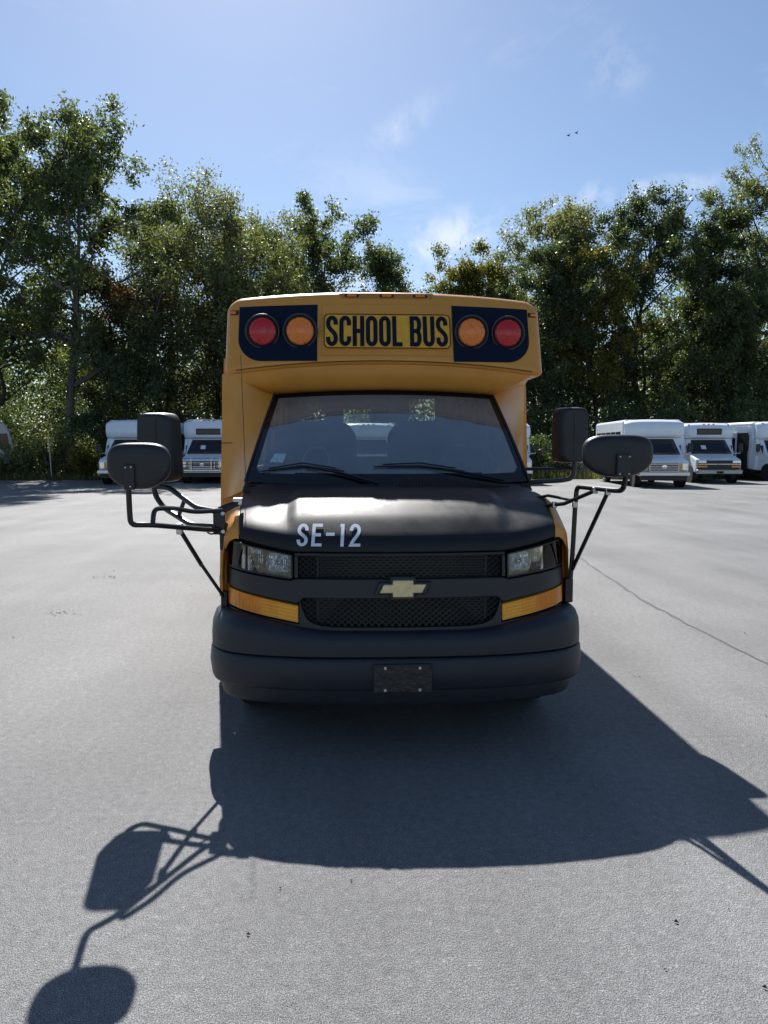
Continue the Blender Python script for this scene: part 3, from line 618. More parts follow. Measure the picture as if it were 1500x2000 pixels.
# silver minibus cut off at the left edge
mv = empty('minibus', (-17.75, 40.0, 0), R(27), 'silver-white minibus end cut off by the left edge of the picture', 'minibus')
pr = [(-7.0, .5), (-.25, .48), (-.02, .62), (0, .95), (-.12, 1.7), (-.3, 2.5), (-.5, 2.85), (-.9, 3.0), (-6.6, 3.0), (-7, 2.7)]
v = [(a, 0, b) for a, b in pr] + [(a, 2.2, b) for a, b in pr]; n = len(pr)
add('body', v, [tuple(range(n)), tuple(reversed(range(n, 2 * n)))] + [(i, n + i, n + (i + 1) % n, (i + 1) % n) for i in range(n)], M_SILV, mv, bevel=.08, seg=3)
for a, b in ((-.95, -.30), (-2.1, -1.05), (-3.25, -2.2)):
    wn = add('side_window', [(a, -.012, 1.55), (b, -.012, 1.55), (b - .12, -.012, 2.35), (a, -.012, 2.35)], [(0, 1, 2, 3)], M_TAIL, mv, smooth=False, solid=.012)
add('skirt_trim', *box(-6.9, -.1, -.02, .02, .66, .72), M_PLA, mv)
for yy in (-1.3, -5.5):
    t_ = add('wheel', *lathe([(.2, -.12), (.36, -.12), (.38, -.08), (.38, .08), (.36, .12), (.2, .12)], (yy, .14, .38), 'y', 26), M_RUB, mv)
    add('rim', *lathe([(.21, -.1), (.16, -.12), (.1, -.09), (.02, -.1)], (yy, .14, .38), 'y', 18), M_STEEL, t_)
for i, (x, y, z) in enumerate(((24.4, 85, 36.4), (25.3, 85, 36.7))):
    b = empty('bird', (x, y, z), R(30), ('left', 'right')[i] + ' of two tiny dark birds flying high at right', 'bird', 'birds in the sky')
    add('body', *tube([(-.22, 0, 0), (-.1, 0, .02), (.12, 0, .02), (.24, 0, 0)], .06, 6, radii=[.01, .06, .06, .015]), M_DARK, b)
    for s in (-1, 1): add('wing', [(-.06, 0, .03), (.09, 0, .03), (.02, s * .3, .14), (-.06, s * .28, .12)], [(0, 1, 2, 3)], M_DARK, b, smooth=False, solid=.012)

# ------------------------------------------------------------------ the school bus
BUS = empty('school_bus', (.018, 3.75, 0), 0, 'yellow school bus with black hood and bumper facing the camera', 'school bus')
def part(name, vf, m, parent=BUS, **k): return add(name, vf[0], vf[1], m, parent, **k)
FXX = [0, .3, .55, .7, .8, .88, .94, .975]; FXY = [0, .01, .04, .085, .13, .185, .26, .36]
_fx = np.polyfit(FXX, FXY, 6)
def fx(x): return itp(abs(x), FXX, FXY)
def yfas(x, z): return .10 + fx(x) + .10 * (z - .7)
BEFORE_NOSE = set(bpy.data.objects)
def taper_nose():
    """the van front end tapers: longer, and narrower and shallower towards the bumper"""
    for o in list(bpy.data.objects):
        if o in BEFORE_NOSE or o.type != 'MESH' or o.name.split('.')[0] in ('wheel', 'rim', 'underbody', 'cab_door', 'cab_side', 'door_handle', 'sun_leak_filler'): continue
        n = len(o.data.vertices); co = np.empty(3 * n); o.data.vertices.foreach_get('co', co); co = co.reshape(-1, 3)
        t = np.clip(1.15 - co[:, 1], 0, None); k = 1 - .0222 * t + .0003 * t * t
        co[:, 0] *= k; co[:, 2] = 1.6 + (co[:, 2] - 1.6) * k; co[:, 1] -= .083 * t
        o.data.vertices.foreach_set('co', co.ravel()); o.data.update()
# ---- hood
HP_D = [0, .004, .016, .048, .11, .21, .31, .45, .84]; HP_Z = [1.047, 1.08, 1.116, 1.150, 1.194, 1.254, 1.303, 1.322, 1.338]
def hz0(x): return itp(abs(x), [0, .55, .62, .9], [1.046, 1.048, 1.056, 1.112])
def hood_pt(u, s, lift=0):
    """u in -1..1 across, s = arc parameter 0..1 front to rear"""
    d = itp(s, np.linspace(0, 1, 9), HP_D); z = itp(s, np.linspace(0, 1, 9), HP_Z); k = d / .84
    x = u * (.875 + .065 * k); y0 = .142 + .92 * fx(x); zz0 = hz0(x)
    y = y0 + k * (1.02 - y0); z = zz0 + (z - 1.047) * (1.338 - zz0) / (1.338 - 1.047)
    z -= .022 * abs(u) ** 3 * sm(k, 0, .3); z += .020 * (1 - sm(abs(x), .56, .63)) * sm(k, .04, .2) * (1 - .5 * sm(k, .7, 1))
    return (x, y, z + lift)
HS = [0, .04, .09, .125, .18, .25, .31, .375, .44, .5, .56, .625, .7, .75, .8, .875, .94, 1]
from bisect import bisect
_sp = np.linspace(0, 1, 9)
def smooth_profile():      # finer, rounder centre line than the nine control points
    t = np.linspace(0, 1, 9); tt = np.linspace(0, 1, 65); d = np.interp(tt, t, HP_D); z = np.interp(tt, t, HP_Z)
    for _ in range(3):
        d[1:-1] = (d[:-2] + 2 * d[1:-1] + d[2:]) / 4; z[1:-1] = (z[:-2] + 2 * z[1:-1] + z[2:]) / 4
    for _ in range(12):
        d[1:-1] = (d[:-2] + 2 * d[1:-1] + d[2:]) / 4; z[1:-1] = (z[:-2] + 2 * z[1:-1] + z[2:]) / 4
    return tt, d, z
_tt, HPd, HPz = smooth_profile()
def hood_pt2(x_u, s, lift=0):
    d = itp(s, _tt, HPd); z = itp(s, _tt, HPz); k = d / .84; u = x_u
    x = u * (.875 + .065 * k); y0 = .142 + .92 * fx(x); zz0 = hz0(x)
    y = y0 + k * (1.02 - y0); z = zz0 + (z - 1.047) * (1.338 - zz0) / (1.338 - 1.047)
    z -= .022 * abs(u) ** 3 * sm(k, 0, .3); z += .020 * (1 - sm(abs(x), .555, .635)) * sm(k, .03, .18) * (1 - .5 * sm(k, .7, 1))
    return (x, y, z + lift)
US = np.concatenate([np.linspace(-1, -.70, 9), np.linspace(-.69, -.56, 9), np.linspace(-.5, .5, 17), np.linspace(.56, .69, 9), np.linspace(.70, 1, 9)])
SS = np.linspace(0, 1, 49)
rows = [[hood_pt2(u, s) for u in US] for s in SS]
rows = [[(p[0], p[1] + .03, p[2] - .006) for p in rows[0]]] + rows
hood = part('hood', grid(rows), M_BLK, angle=180)
# lettering on the hood nose
def hood_y(x, z):
    u = max(-1, min(1, x / .885)); lo, hi = 0, .7
    for _ in range(24):
        mid_ = (lo + hi) / 2
        if hood_pt2(u, mid_)[2] < z: lo = mid_
        else: hi = mid_
    return hood_pt2(u, lo)[1]
Ls, wd = letters('SE-12', .132, .45, .15, .135, slant=.05, widths={'-': .36, '1': .30, 'E': .42}, step=.06)
for ch, v2, f2 in Ls:
    part('lettering', ([(-.557 + a, hood_y(-.557 + a, 1.078 + b * .85) - .0055, 1.078 + b * .85) for a, b in v2], f2), M_WHT, hood, smooth=False, solid=.001)
# ---- fenders
for s in (-1, 1):
    rows = []
    for k in np.linspace(0, 1, 22):
        xh, yh, zh = hood_pt2(1, itp(k, [0, 1], [0, 1]) ** .9); d = .985 - xh; e = .11 * (1 - k) ** 2
        y_ = yh + e; aw = .9; zb_ = (.40 + math.sqrt(max(0, .46 ** 2 - (y_ - aw) ** 2))) if abs(y_ - aw) < .46 else .5
        rows.append([(s * a, b, c) for a, b, c in ((xh + .004, yh + .004, zh - .03), (xh + .006, yh + .004, zh - .004), (xh + .3 * d, yh + .25 * e, zh - .006), (xh + .62 * d, yh + .6 * e, zh - .028), (xh + .87 * d, yh + .85 * e, zh - .075), (.982, y_, zh - .16), (.99, y_ + .01, max(.86, zb_ + .02)), (.992, y_ + .02, zb_))])
    fd = part('fender', grid(rows), M_YEL, angle=60)
    part('fender_return', patch(*sorted((s * .950, s * .991)), lambda x: .60, lambda x: 1.092, lambda x, z: yfas(x, z), -.016, .10, nx=4), M_YEL, fd)
    # cab side behind the fender
    y1 = 1.73 if s < 0 else 2.27
    cs = part('cab_door' if s > 0 else 'cab_side', box(min(s * .95, s * .993), max(s * .95, s * .993), 1.07, y1, .45, 1.275), M_YEL, bevel=.01)
    part('sun_leak_filler', box(min(s * .90, s * .962), max(s * .90, s * .962), 1.22, y1 + .02, 1.20, 1.36), M_DARK, cs, smooth=False)  # unseen block added to stop sun leaking past the cab side
    if s > 0: part('door_handle', box(.99, 1.02, 2.02, 2.16, 1.14, 1.18), M_PLA, cs, bevel=.008)
    wheel(BUS, s * .83, .88, r=.375, wd=.235, side=s, rimm=M_STEEL)
    wheel(BUS, s * .93, 5.1, r=.375, wd=.235, side=s, rimm=M_STEEL)
part('underbody', box(-.8, .8, .35, 6.8, .32, .62), M_DARK, smooth=False)
part('engine_bay', box(-.8, .8, .30, 1.0, .62, 1.02), M_DARK, smooth=False)
# ---- front fascia
ff = lambda a, b: (lambda x: itp(abs(x), a, b))
HLb = ff([.575, .957], [.902, .942]); HLt = ff([.575, .957], [1.030, 1.094])
AMb = ff([.545, .957], [.674, .733]); AMt = ff([.545, .957], [.760, .825])
fas = part('fascia', patch(-.95, .95, lambda x: .60, lambda x: hz0(x) - .004, lambda x, z: yfas(x, z) + .085, 0, .03, nx=40), M_DARK)
band_t = ff([0, .555, .575, .972], [.906, .906, .893, .934]); band_b = ff([0, .528, .548, .972], [.801, .801, .770, .836])
mid_bar = part('grille_crossbar', patch(-.972, .972, band_b, band_t, yfas, 0, .08, nx=56, nz=5), M_PLA, bevel=.007)
# upper surround: top bar and uprights beside the headlights
part('grille_surround', patch(-.567, .567, lambda x: 1.026, lambda x: 1.042, yfas, .004, .07, nx=20, nz=1), M_PLA, bevel=.005)
for s in (-1, 1):
    a, b = sorted((s * .548, s * .568)); part('grille_surround', patch(a, b, lambda x: .909, lambda x: 1.0255, yfas, .004, .07, nx=2), M_PLA, bevel=.004)
# lower surround with rounded lower corners
low_t = lambda x: itp(abs(x), [0, .36, .42, .46, .49, .51, .525, .541, .5411, .972], [.650, .651, .656, .666, .682, .706, .74, .797, .664, .722])
low_b = lambda x: itp(abs(x), [0, .5, .75, .972], [.612, .612, .635, .675])
xs = sorted(set([round(q, 4) for q in list(np.linspace(-.972, .972, 41)) + [s * k for s in (-1, 1) for k in (.36, .42, .46, .49, .51, .525, .541, .5412)]]))
part('lower_fascia', patch(0, 0, low_b, low_t, yfas, .002, .08, xs=xs, nz=3), M_PLA, angle=30)
# expanded-metal grille inserts: crossed diagonal wires clipped to the opening
def mesh_insert(name, inside, x0, x1, z0, z1, pitch=.036):
    mb_ = MB(); wd_ = .0022
    for sg in (1, -1):
        k = x0 - 1
        while k < x1 + 1:
            seg = []
            for i in range(41):
                z = z0 + (z1 - z0) * i / 40; x = k + sg * (z - z0) * 1.25
                if inside(x, z): seg.append((x, z))
                elif len(seg) > 1: break
            if len(seg) > 2:
                (xa, za), (xb, zb_) = seg[0], seg[-1]; pts_ = [(xa + (xb - xa) * t, za + (zb_ - za) * t) for t in (0, .5, 1)]
                for (p, q) in zip(pts_[:-1], pts_[1:]):
                    v_ = []
                    for (x, z) in (p, q):
                        y = yfas(x, z) + .022
                        v_ += [(x - wd_, y, z), (x + wd_, y, z), (x + wd_, y + .006, z), (x - wd_, y + .006, z)]
                    mb_.add(v_, [(0, 1, 5, 4), (3, 7, 6, 2), (0, 4, 7, 3), (1, 2, 6, 5)])
            k += pitch
    return mb_.build(name, M_TUBE, BUS, smooth=False)
mesh_insert('grille_mesh', lambda x, z: abs(x) < .55 and .905 < z < 1.028, -.55, .55, .905, 1.028)
mesh_insert('grille_mesh', lambda x, z: abs(x) < .54 and low_t(x) < z < .803, -.54, .54, .645, .803)
rad = MB()
for k in range(26): rad.box(-.44, .46, .205, .215, .65 + k * .0145, .657 + k * .0145)
for xx in (-.445, .465): rad.box(xx - .006, xx + .006, .195, .215, .63, 1.03)
rad.build('radiator', mat('radiator_fins', (.06, .06, .06), .5, metal=.6), BUS, smooth=False)
# emblem: gold bow-tie in a black bezel
bt = [(-.128, -.024), (-.056, -.024), (-.056, -.047), (.056, -.047), (.056, -.024), (.104, -.024), (.128, .024), (.056, .024), (.056, .047), (-.056, .047), (-.056, .024), (-.104, .024)]
def bow(k, y0, y1, kz=None):
    kz = kz or k; n = 12; v_ = [(.007 + a * k, y0, .861 + b * kz) for a, b in bt] + [(.007 + a * k, y1, .861 + b * kz) for a, b in bt]
    return v_, [tuple(range(n)), tuple(reversed(range(n, 2 * n)))] + [(i, n + i, n + (i + 1) % n, (i + 1) % n) for i in range(n)]
bz = part('emblem_bezel', bow(1.2, .092, .16, 1.36), M_PLA, bevel=.006)
part('emblem', bow(.97, .078, .12), M_GOLD, bz, bevel=.006)
# ---- headlights and turn signals
for s in (-1, 1):
    a, b = sorted((s * .578, s * .960))
    hl = part('headlight', patch(a, b, lambda x: HLb(x) + .001, lambda x: HLt(x) - .001, yfas, -.055, .02, nx=14), mat('headlight_housing', (.06, .063, .068), .3) if s < 0 else MATS['headlight_housing'])
    part('side_marker', patch(*sorted((s * .912, s * .958)), lambda x: HLb(x) + .004, lambda x: HLt(x) - .004, yfas, -.004, .02, nx=5), MATS['marker_plastic'] if 'marker_plastic' in MATS else mat('marker_plastic', (.42, .44, .47), .25), hl)
    part('lens', patch(a, b, HLb, HLt, yfas, .004, .006, nx=18), M_LENS, hl)
    fr = MB()
    for zf, sg in ((HLb, 1), (HLt, -1)):
        fr.add(*patch(a, b, (lambda x, z=zf, g=sg: z(x) + (0 if g > 0 else -.007)), (lambda x, z=zf, g=sg: z(x) + (.007 if g > 0 else 0)), yfas, .006, .05, nx=18, nz=1))
    for x_ in (a, b): fr.add(*patch(min(x_, x_ + (.008 if x_ == a else -.008)), max(x_, x_ + (.008 if x_ == a else -.008)), HLb, HLt, yfas, .006, .05, nx=1, nz=3))
    fr.build('lens_rim', M_PLA, hl, smooth=False)
    for i, (cx, ww, hh) in enumerate(((.655, .068, .054), (.822, .088, .060))):     # two faceted reflector bowls
        cz = (HLb(cx) + HLt(cx)) / 2 + .008; cx *= s; yb = yfas(cx, cz) + .008; rows = []; nn = 28
        for rr, dep in ((1.0, .0), (.97, .012), (.85, .024), (.6, .036), (.3, .042), (.14, .043)):
            row = []
            for k in range(nn):
                t = 2 * math.pi * k / nn; c_, s_ = math.cos(t), math.sin(t); q = (abs(c_) ** 4 + abs(s_) ** 4) ** -.25
                px = cx + c_ * q * ww * rr; row.append((px, yfas(px, cz) + .010 + dep * (1 + .12 * (k % 2)), cz + s_ * q * hh * rr))
            rows.append(row)
        v_, f_ = grid(rows, True); f_.append(tuple(range(5 * nn, 6 * nn)))
        bw = part('reflector', (v_, f_), M_REFL, hl, angle=20)
        part('bulb', lathe([(.003, -.034), (.010, -.028), (.012, -.012), (.012, .0)], (cx, yb + .045, cz), 'y', 12), M_CHR, hl)
    a, b = sorted((s * .548, s * .960))
    ts = part('turn_signal', patch(a, b, lambda x: AMb(x) + .001, lambda x: AMt(x) - .001, yfas, -.03, .015, nx=16), M_AMB3)
    part('lens', patch(*sorted((s * .548, s * .754)), AMb, AMt, yfas, .002, .008, nx=18, nz=1), M_AMB2, ts, angle=8)
    part('lens', patch(*sorted((s * .762, s * .960)), AMb, AMt, yfas, .002, .008, nx=18, nz=1), M_AMB4, ts, angle=8)
    fl = MB()
    for k in range(4): fl.add(*patch(*sorted((s * .556, s * .745)), lambda x, k=k: AMb(x) + .010 + k * .018, lambda x, k=k: AMb(x) + .020 + k * .018, lambda x, z: yfas(x, z) - .0035, 0, .004, nx=8, nz=1))
    fl.build('lens_flutes', M_AMB3, ts, smooth=False)
    rb = MB()
    for k in range(30):
        x_ = s * (.66 + k * .0085); rb.add(*patch(x_ - .0018, x_ + .0018, lambda x: AMb(x) + .006, lambda x: AMt(x) - .006, yfas, .004, .003, nx=1, nz=1))
    rb.build('lens_ribs', M_AMB2, ts, smooth=False)
    part('lens_divider', patch(*sorted((s * .755, s * .761)), AMb, AMt, yfas, .0045, .012, nx=1, nz=1), MATS['amber_lens'], ts, smooth=False)
# ---- bumper
bp_ = [(0, .02), (.2, .022), (.4, .032), (.55, .052), (.7, .086), (.82, .130), (.90, .180), (.965, .252), (.998, .34), (1.012, .43), (1.018, .52)]
half = np.array(bp_); t_ = np.linspace(0, 1, 11); tt = np.linspace(0, 1, 37); hx = np.interp(tt, t_, half[:, 0]); hy = np.interp(tt, t_, half[:, 1])
for _ in range(6): hy[1:-1] = (hy[:-2] + 2 * hy[1:-1] + hy[2:]) / 4; hx[1:-1] = (hx[:-2] + 2 * hx[1:-1] + hx[2:]) / 4
PX = np.concatenate([-hx[:0:-1], hx]) * 1.048; PY = np.concatenate([hy[:0:-1], hy]); tx = np.gradient(PX); ty = np.gradient(PY); ll = np.hypot(tx, ty); NX, NY = -ty / ll, tx / ll   # inward normal (into the bus)
def bump_rows(prof):
    rows = []
    for (z, d, rise) in prof: rows.append([(PX[i] + NX[i] * d, PY[i] + NY[i] * d, z + rise * sm(abs(PX[i]), .35, .98)) for i in range(len(PX))])
    return rows
part('bumper', grid(bump_rows([(.325, .10, 0), (.322, .03, 0), (.330, .008, 0), (.345, .001, 0), (.42, -.008, 0), (.485, -.002, 0), (.499, .005, 0), (.503, .012, 0), (.505, .10, 0)])), M_BUMP, angle=50)
part('bumper_pad', grid(bump_rows([(.5065, .10, 0), (.5075, .011, 0), (.513, .004, 0), (.56, .004, .018), (.598, .010, .04), (.620, .024, .055), (.632, .05, .065), (.637, .09, .07), (.638, .16, .07), (.60, .2, .07)])), M_BUMP, angle=50)
part('valance', grid(bump_rows([(.325, .035, 0), (.318, .046, 0), (.26, .052, 0), (.238, .062, 0), (.232, .085, 0), (.24, .16, 0)])), M_BUMP, angle=50)
pl = part('number_plate_back', box(-.152, .152, -.010, .004, .332, .482), mat('dark_plate', (.016, .017, .020), .42, var=.5, vscale=30, bump=.6, bscale=35), bevel=.004)
for x_ in (-.092, .088):
    for z_ in (.348, .464): part('screw', box(x_ - .007, x_ + .007, -.017, -.009, z_ - .008, z_ + .008), M_ZINC, pl, bevel=.002)
# ---- windshield
def ws(u, v, o=0):
    a = abs(u); x = u * (.968 - .145 * v); y = 1.135 + .16 * a ** 2.4 * (1 - .45 * v) + .67 * v - .025 * math.sin(math.pi * v)
    z = (1.352 + .022 * a * a) * (1 - v) + (2.028 - .028 * a * a) * v
    return (x, y - o * .71, z + o * .70)
def ws_mask(u, v):
    # rounded clear area
    x = u * (.968 - .145 * v); hw = (.968 - .145 * v) - .040; z = v * .67; zb_, zt_ = .075 - .012 * abs(u) ** 2, .67 - .034
    r = .07; dx = max(0, abs(x) - (hw - r)); dz = max(0, zb_ + r - z, z - (zt_ - .04)); return math.hypot(dx, dz) < r if z < zt_ - .04 else (abs(x) < hw and z < zt_)
nu, nv = 120, 72
V_ = [ws(-1 + 2 * i / nu, j / nv) for j in range(nv + 1) for i in range(nu + 1)]; fg = []; fb = []
for j in range(nv):
    for i in range(nu):
        a = j * (nu + 1) + i; q = (a, a + 1, a + nu + 2, a + nu + 1)
        (fg if ws_mask(-1 + 2 * (i + .5) / nu, (j + .5) / nv) else fb).append(q)
wsh = part('windshield', (V_, fg), M_WS, angle=180); part('frit_band', (V_, fb), M_FRIT, wsh, angle=180)
part('seal', tube([ws(-1.004, v_, .004) for v_ in np.linspace(0, 1, 9)] + [ws(u, 1.006, .004) for u in np.linspace(-.97, .97, 15)] + [ws(1.004, v_, .004) for v_ in np.linspace(1, 0, 9)], .009, 6), M_RUB, wsh)
st = part('inspection_sticker', ([ws(-.865, .205, .003), ws(-.765, .205, .003), ws(-.755, .30, .003), ws(-.845, .30, .003)], [(0, 1, 2, 3)]), mat('pale_blue_sticker', (.32, .48, .55), .5, var=.5, vscale=80), wsh, smooth=False)
# cowl
rows = [[(u * .945, 1.0 + .035 * abs(u) ** 2 + .16 * k + .10 * k * abs(u) ** 2.4, 1.318 - .022 * abs(u) ** 3 + (.048 + .014 * u * u) * k) for u in np.linspace(-1, 1, 31)] for k in (0, .35, .7, 1)]
cowl = part('cowl', grid(rows), M_PLA)
vb = MB()
def cowl_pt(x, k): return (x, 1.03 + .12 * k, 1.342 + .058 * k)
def vtop(x): return itp(x, [.02, .06, .11, .4, .78], [.1, .72, 1.0, .98, .12])
part('vent_recess', ([cowl_pt(x, 0) for x in np.linspace(.02, .78, 20)] + [cowl_pt(x, vtop(x)) for x in np.linspace(.02, .78, 20)], [(i, i + 1, 21 + i, 20 + i) for i in range(19)]), M_DARK, cowl, smooth=False)
vent = MB()
for k in range(40):
    x = .03 + k * .0188; t = vtop(x); p, q = cowl_pt(x, 0), cowl_pt(x, t); vent.add([(x - .003, p[1] - .012, p[2] + .004), (x + .003, p[1] - .012, p[2] + .004), (x + .003, q[1] - .012, q[2] + .006), (x - .003, q[1] - .012, q[2] + .006)], [(0, 1, 2, 3)])
for hh in (.33, .66, 1.0): vent.tube([(x, cowl_pt(x, vtop(x) * hh)[1] - .012, cowl_pt(x, vtop(x) * hh)[2] + .006) for x in np.linspace(.02, .78, 16)], .003, 5)
vent.build('cowl_vent', M_PLA, cowl, smooth=False)
taper_nose()
for (bl, ar) in ((((-.87, .10), (-.58, .165), (-.30, .125)), ((-.56, .155), (-.32, .095), (-.07, -.005))), (((-.105, .17), (.21, .172), (.51, .118)), ((.305, .148), (.55, .08), (.78, .0)))):
    def wp(x, v_, o): return ws(x / (.968 - .145 * v_), v_, o)
    wi = part('wiper', tube([wp(x, v_, .022) for x, v_ in ar], .010, 6, radii=[.006, .009, .013]), M_TUBE)
    part('blade', tube([wp(x, v_, .012) for x, v_ in bl], .008, 5, radii=[.005, .011, .005]), M_RUB, wi)
    part('blade_bridge', tube([wp(bl[0][0] * .8 + bl[1][0] * .2, bl[0][1] * .8 + bl[1][1] * .2 + .012, .02), wp(bl[1][0], bl[1][1] + .015, .03), wp(bl[2][0] * .8 + bl[1][0] * .2, bl[2][1] * .8 + bl[1][1] * .2 + .012, .02)], .005, 5), M_TUBE, wi)
# ---- front cap with the warning lights
HWC = 1.167
def xtum(x, z): return x
def cap_t(x):
    a = abs(x); z = 2.757 - .050 * (a / 1.08) ** 2
    if a > HWC - .11: q = min(a - (HWC - .11), .1099); z -= .11 - math.sqrt(.11 ** 2 - q * q)
    return z
def cap_b(x):
    a = abs(x); z = 2.202 - .078 * (a / 1.15) ** 2
    if a > HWC - .05: q = min(a - (HWC - .05), .0499); z += .05 - math.sqrt(.05 ** 2 - q * q)
    return z
def ycap(x, z): return 1.65 + .36 * (z - 2.23) + .08 * (abs(x) / HWC) ** 3      # the cap face leans back
def cap_y(x, z, r=.055):
    d = min(HWC - abs(x), cap_t(x) - z, (z - cap_b(x)) * .9); y = ycap(x, z)
    if d < r: q = r - max(0, d); y += r - math.sqrt(max(0, r * r - q * q))
    return y
cx_ = np.concatenate([-HWC + .12 * (1 - np.cos(np.linspace(0, math.pi / 2, 10))), np.linspace(-1.03, 1.03, 33), HWC - .12 * (1 - np.cos(np.linspace(math.pi / 2, 0, 10)))])
ct_ = np.concatenate([.14 * (1 - np.cos(np.linspace(0, math.pi / 2, 10))), np.linspace(.18, .82, 8), 1 - .14 * (1 - np.cos(np.linspace(math.pi / 2, 0, 10)))])
rows = []
for x in cx_:
    b_, t2 = cap_b(x), cap_t(x); rows.append([(xtum(x, b_ + (t2 - b_) * k), cap_y(x, b_ + (t2 - b_) * k), b_ + (t2 - b_) * k) for k in ct_])
m_ = len(ct_); n_ = len(cx_); v_, f_ = grid(rows)
ring = [i * m_ for i in range(n_)] + [(n_ - 1) * m_ + j for j in range(1, m_)] + [i * m_ + m_ - 1 for i in range(n_ - 2, -1, -1)] + [j for j in range(m_ - 2, 0, -1)]
base = len(v_)
for i in ring: v_.append((v_[i][0] * 1.002, 2.52, v_[i][2]))
f_ = [tuple(reversed(q)) for q in f_]
for k in range(len(ring)):
    a, b = k, (k + 1) % len(ring); f_.append((ring[a], ring[b], base + b, base + a))
cap = part('front_cap', (v_, f_), M_YEL, angle=42)
# seam line under the cap, sign recess panel, lamp scoop
part('seam', tube([(x, ycap(x, cap_b(x) + .024) + .008, cap_b(x) + .024) for x in np.linspace(-1.08, 1.08, 41)], .0035, 5), mat('seam_sealant', (.10, .05, .012), .8), cap)
part('sign_panel', patch(-.462, .490, lambda x: 2.264, lambda x: 2.652, ycap, .008, .03, nx=14), M_YEL, cap, bevel=.006, seg=3)
def rrect(x0, x1, z0, z1, r, n=6):
    o = []
    for cx, cz, a0 in ((x1 - r, z1 - r, 0), (x0 + r, z1 - r, 90), (x0 + r, z0 + r, 180), (x1 - r, z0 + r, 270)):
        for k in range(n + 1): a = R(a0 + 90 * k / n); o.append((cx + r * math.cos(a), cz + r * math.sin(a)))
    return o
def plate(out, o0, o1, yf=ycap):
    n = len(out); return [(a, yf(a, b) - o0, b) for a, b in out] + [(a, yf(a, b) - o1, b) for a, b in out], [tuple(reversed(range(n))), tuple(range(n, 2 * n))] + [(i, (i + 1) % n, n + (i + 1) % n, n + i) for i in range(n)]
yflat = lambda x, z: 1.65 + .36 * (z - 2.23)
sx0, sx1, sz0, sz1 = -.450, .478, 2.313, 2.578
sign = part('lettered_sign', plate(rrect(sx0, sx1, sz0, sz1, .040), .018, .004, yflat), M_SIGN, cap, smooth=False)
vv, fv = ribbon(rrect(sx0 + .006, sx1 - .006, sz0 + .006, sz1 - .006, .036), .007, True)
part('border_line', ([(a, yflat(a, b) - .0205, b) for a, b in vv], fv), M_LET, sign, smooth=False)
LH = .229; Ls, wd = letters('SCHOOL BUS', LH, .385, .052, .138, space=.20, widths={'L': .33})
for ch, v2, f2 in Ls:
    part('lettering', ([(-.430 + a * (.884 / wd), yflat(0, 2.331 + b) - .0215, 2.331 + b) for a, b in v2], f2), M_LET, sign, smooth=False)
mr_ = part('lamp_scoop', plate(rrect(-.345, .372, 2.686, 2.741, .026), .001, -.20, yflat), M_YEL, cap, bevel=.006)
part('scoop_face', plate(rrect(-.327, .354, 2.697, 2.736, .018), .0045, -.03, yflat), mat('yellow_recess_shade', (.42, .19, .035), .5), mr_, smooth=False)  # darker yellow paints the shade of a recess onto this plate
for x in (-.243, .014, .262):
    ml = part('marker_light', plate(rrect(x - .052, x + .052, 2.707, 2.729, .006, 2), .009, .003, yflat), M_PLA, mr_, smooth=False)
    part('lens', plate(rrect(x - .035, x + .035, 2.709, 2.728, .006, 2), .016, .006, yflat), M_AMB, ml, smooth=False)
for s in (-1, 1):
    xa, xb = sorted((s * 1.075, s * 1.138))
    sm_ = part('marker_light', patch(xa, xb, lambda x: 2.574, lambda x: 2.610, lambda x, z: cap_y(x, z), .006, .03, nx=8), M_PLA, cap, bevel=.003)
    xa, xb = sorted((s * 1.094, s * 1.136)); part('lens', patch(xa, xb, lambda x: 2.581, lambda x: 2.603, lambda x, z: cap_y(x, z), .010, .02, nx=6), M_AMB, sm_)
    # black decal panel, its lower outer corner widely rounded
    xi, xo = .494, 1.069
    def pb(x): a = abs(x); q = max(0, a - (xo - .175)); return 2.223 + (.175 - math.sqrt(max(0, .175 ** 2 - min(q, .175) ** 2)))
    def pt(x): return 2.648 - .014 * (abs(x) - xi) / (xo - xi)
    xs_ = np.concatenate([np.linspace(xi, xo - .175, 8), xo - .175 + .175 * np.sin(np.linspace(.1, math.pi / 2, 12))]); xs_ = sorted(s * xs_)
    pn = part('light_panel', patch(0, 0, pb, pt, ycap, .004, .006, xs=xs_, nz=6), M_PANEL, cap, angle=30)
    for cx, lm in ((.623, M_AMB), (.895, M_RED)):
        cx *= s; cx += .006; zc = 2.440; y0 = ycap(cx, zc) - .036       # the lamps face straight ahead out of the sloping panel
        wl = part('warning_light', lathe([(.128, .08), (.127, -.003), (.123, -.008), (.113, -.008), (.106, .0), (.104, .012)], (cx, y0, zc), 'y', 40), M_PLA, cap)
        part('hood_ring', lathe([(.105, .012), (.1055, -.012), (.1025, -.014), (.0995, .006)], (cx, y0, zc), 'y', 40), M_PLA, wl)
        part('lens', lathe([(.0990, .004), (.0990, -.006), (.094, -.011), (.086, -.0095), (.089, -.015), (.073, -.021), (.071, -.0185), (.052, -.0255), (.050, -.0235), (.031, -.029), (.029, -.0265), (.008, -.029)], (cx, y0, zc), 'y', 40), lm, wl, angle=20)
        for k in range(8):
            a = R(k * 45 + 22); part('screw', lathe([(.001, -.014), (.004, -.0135), (.004, -.006)], (cx + .0912 * math.cos(a), y0, zc + .0912 * math.sin(a)), 'y', 8), M_PLA, wl)
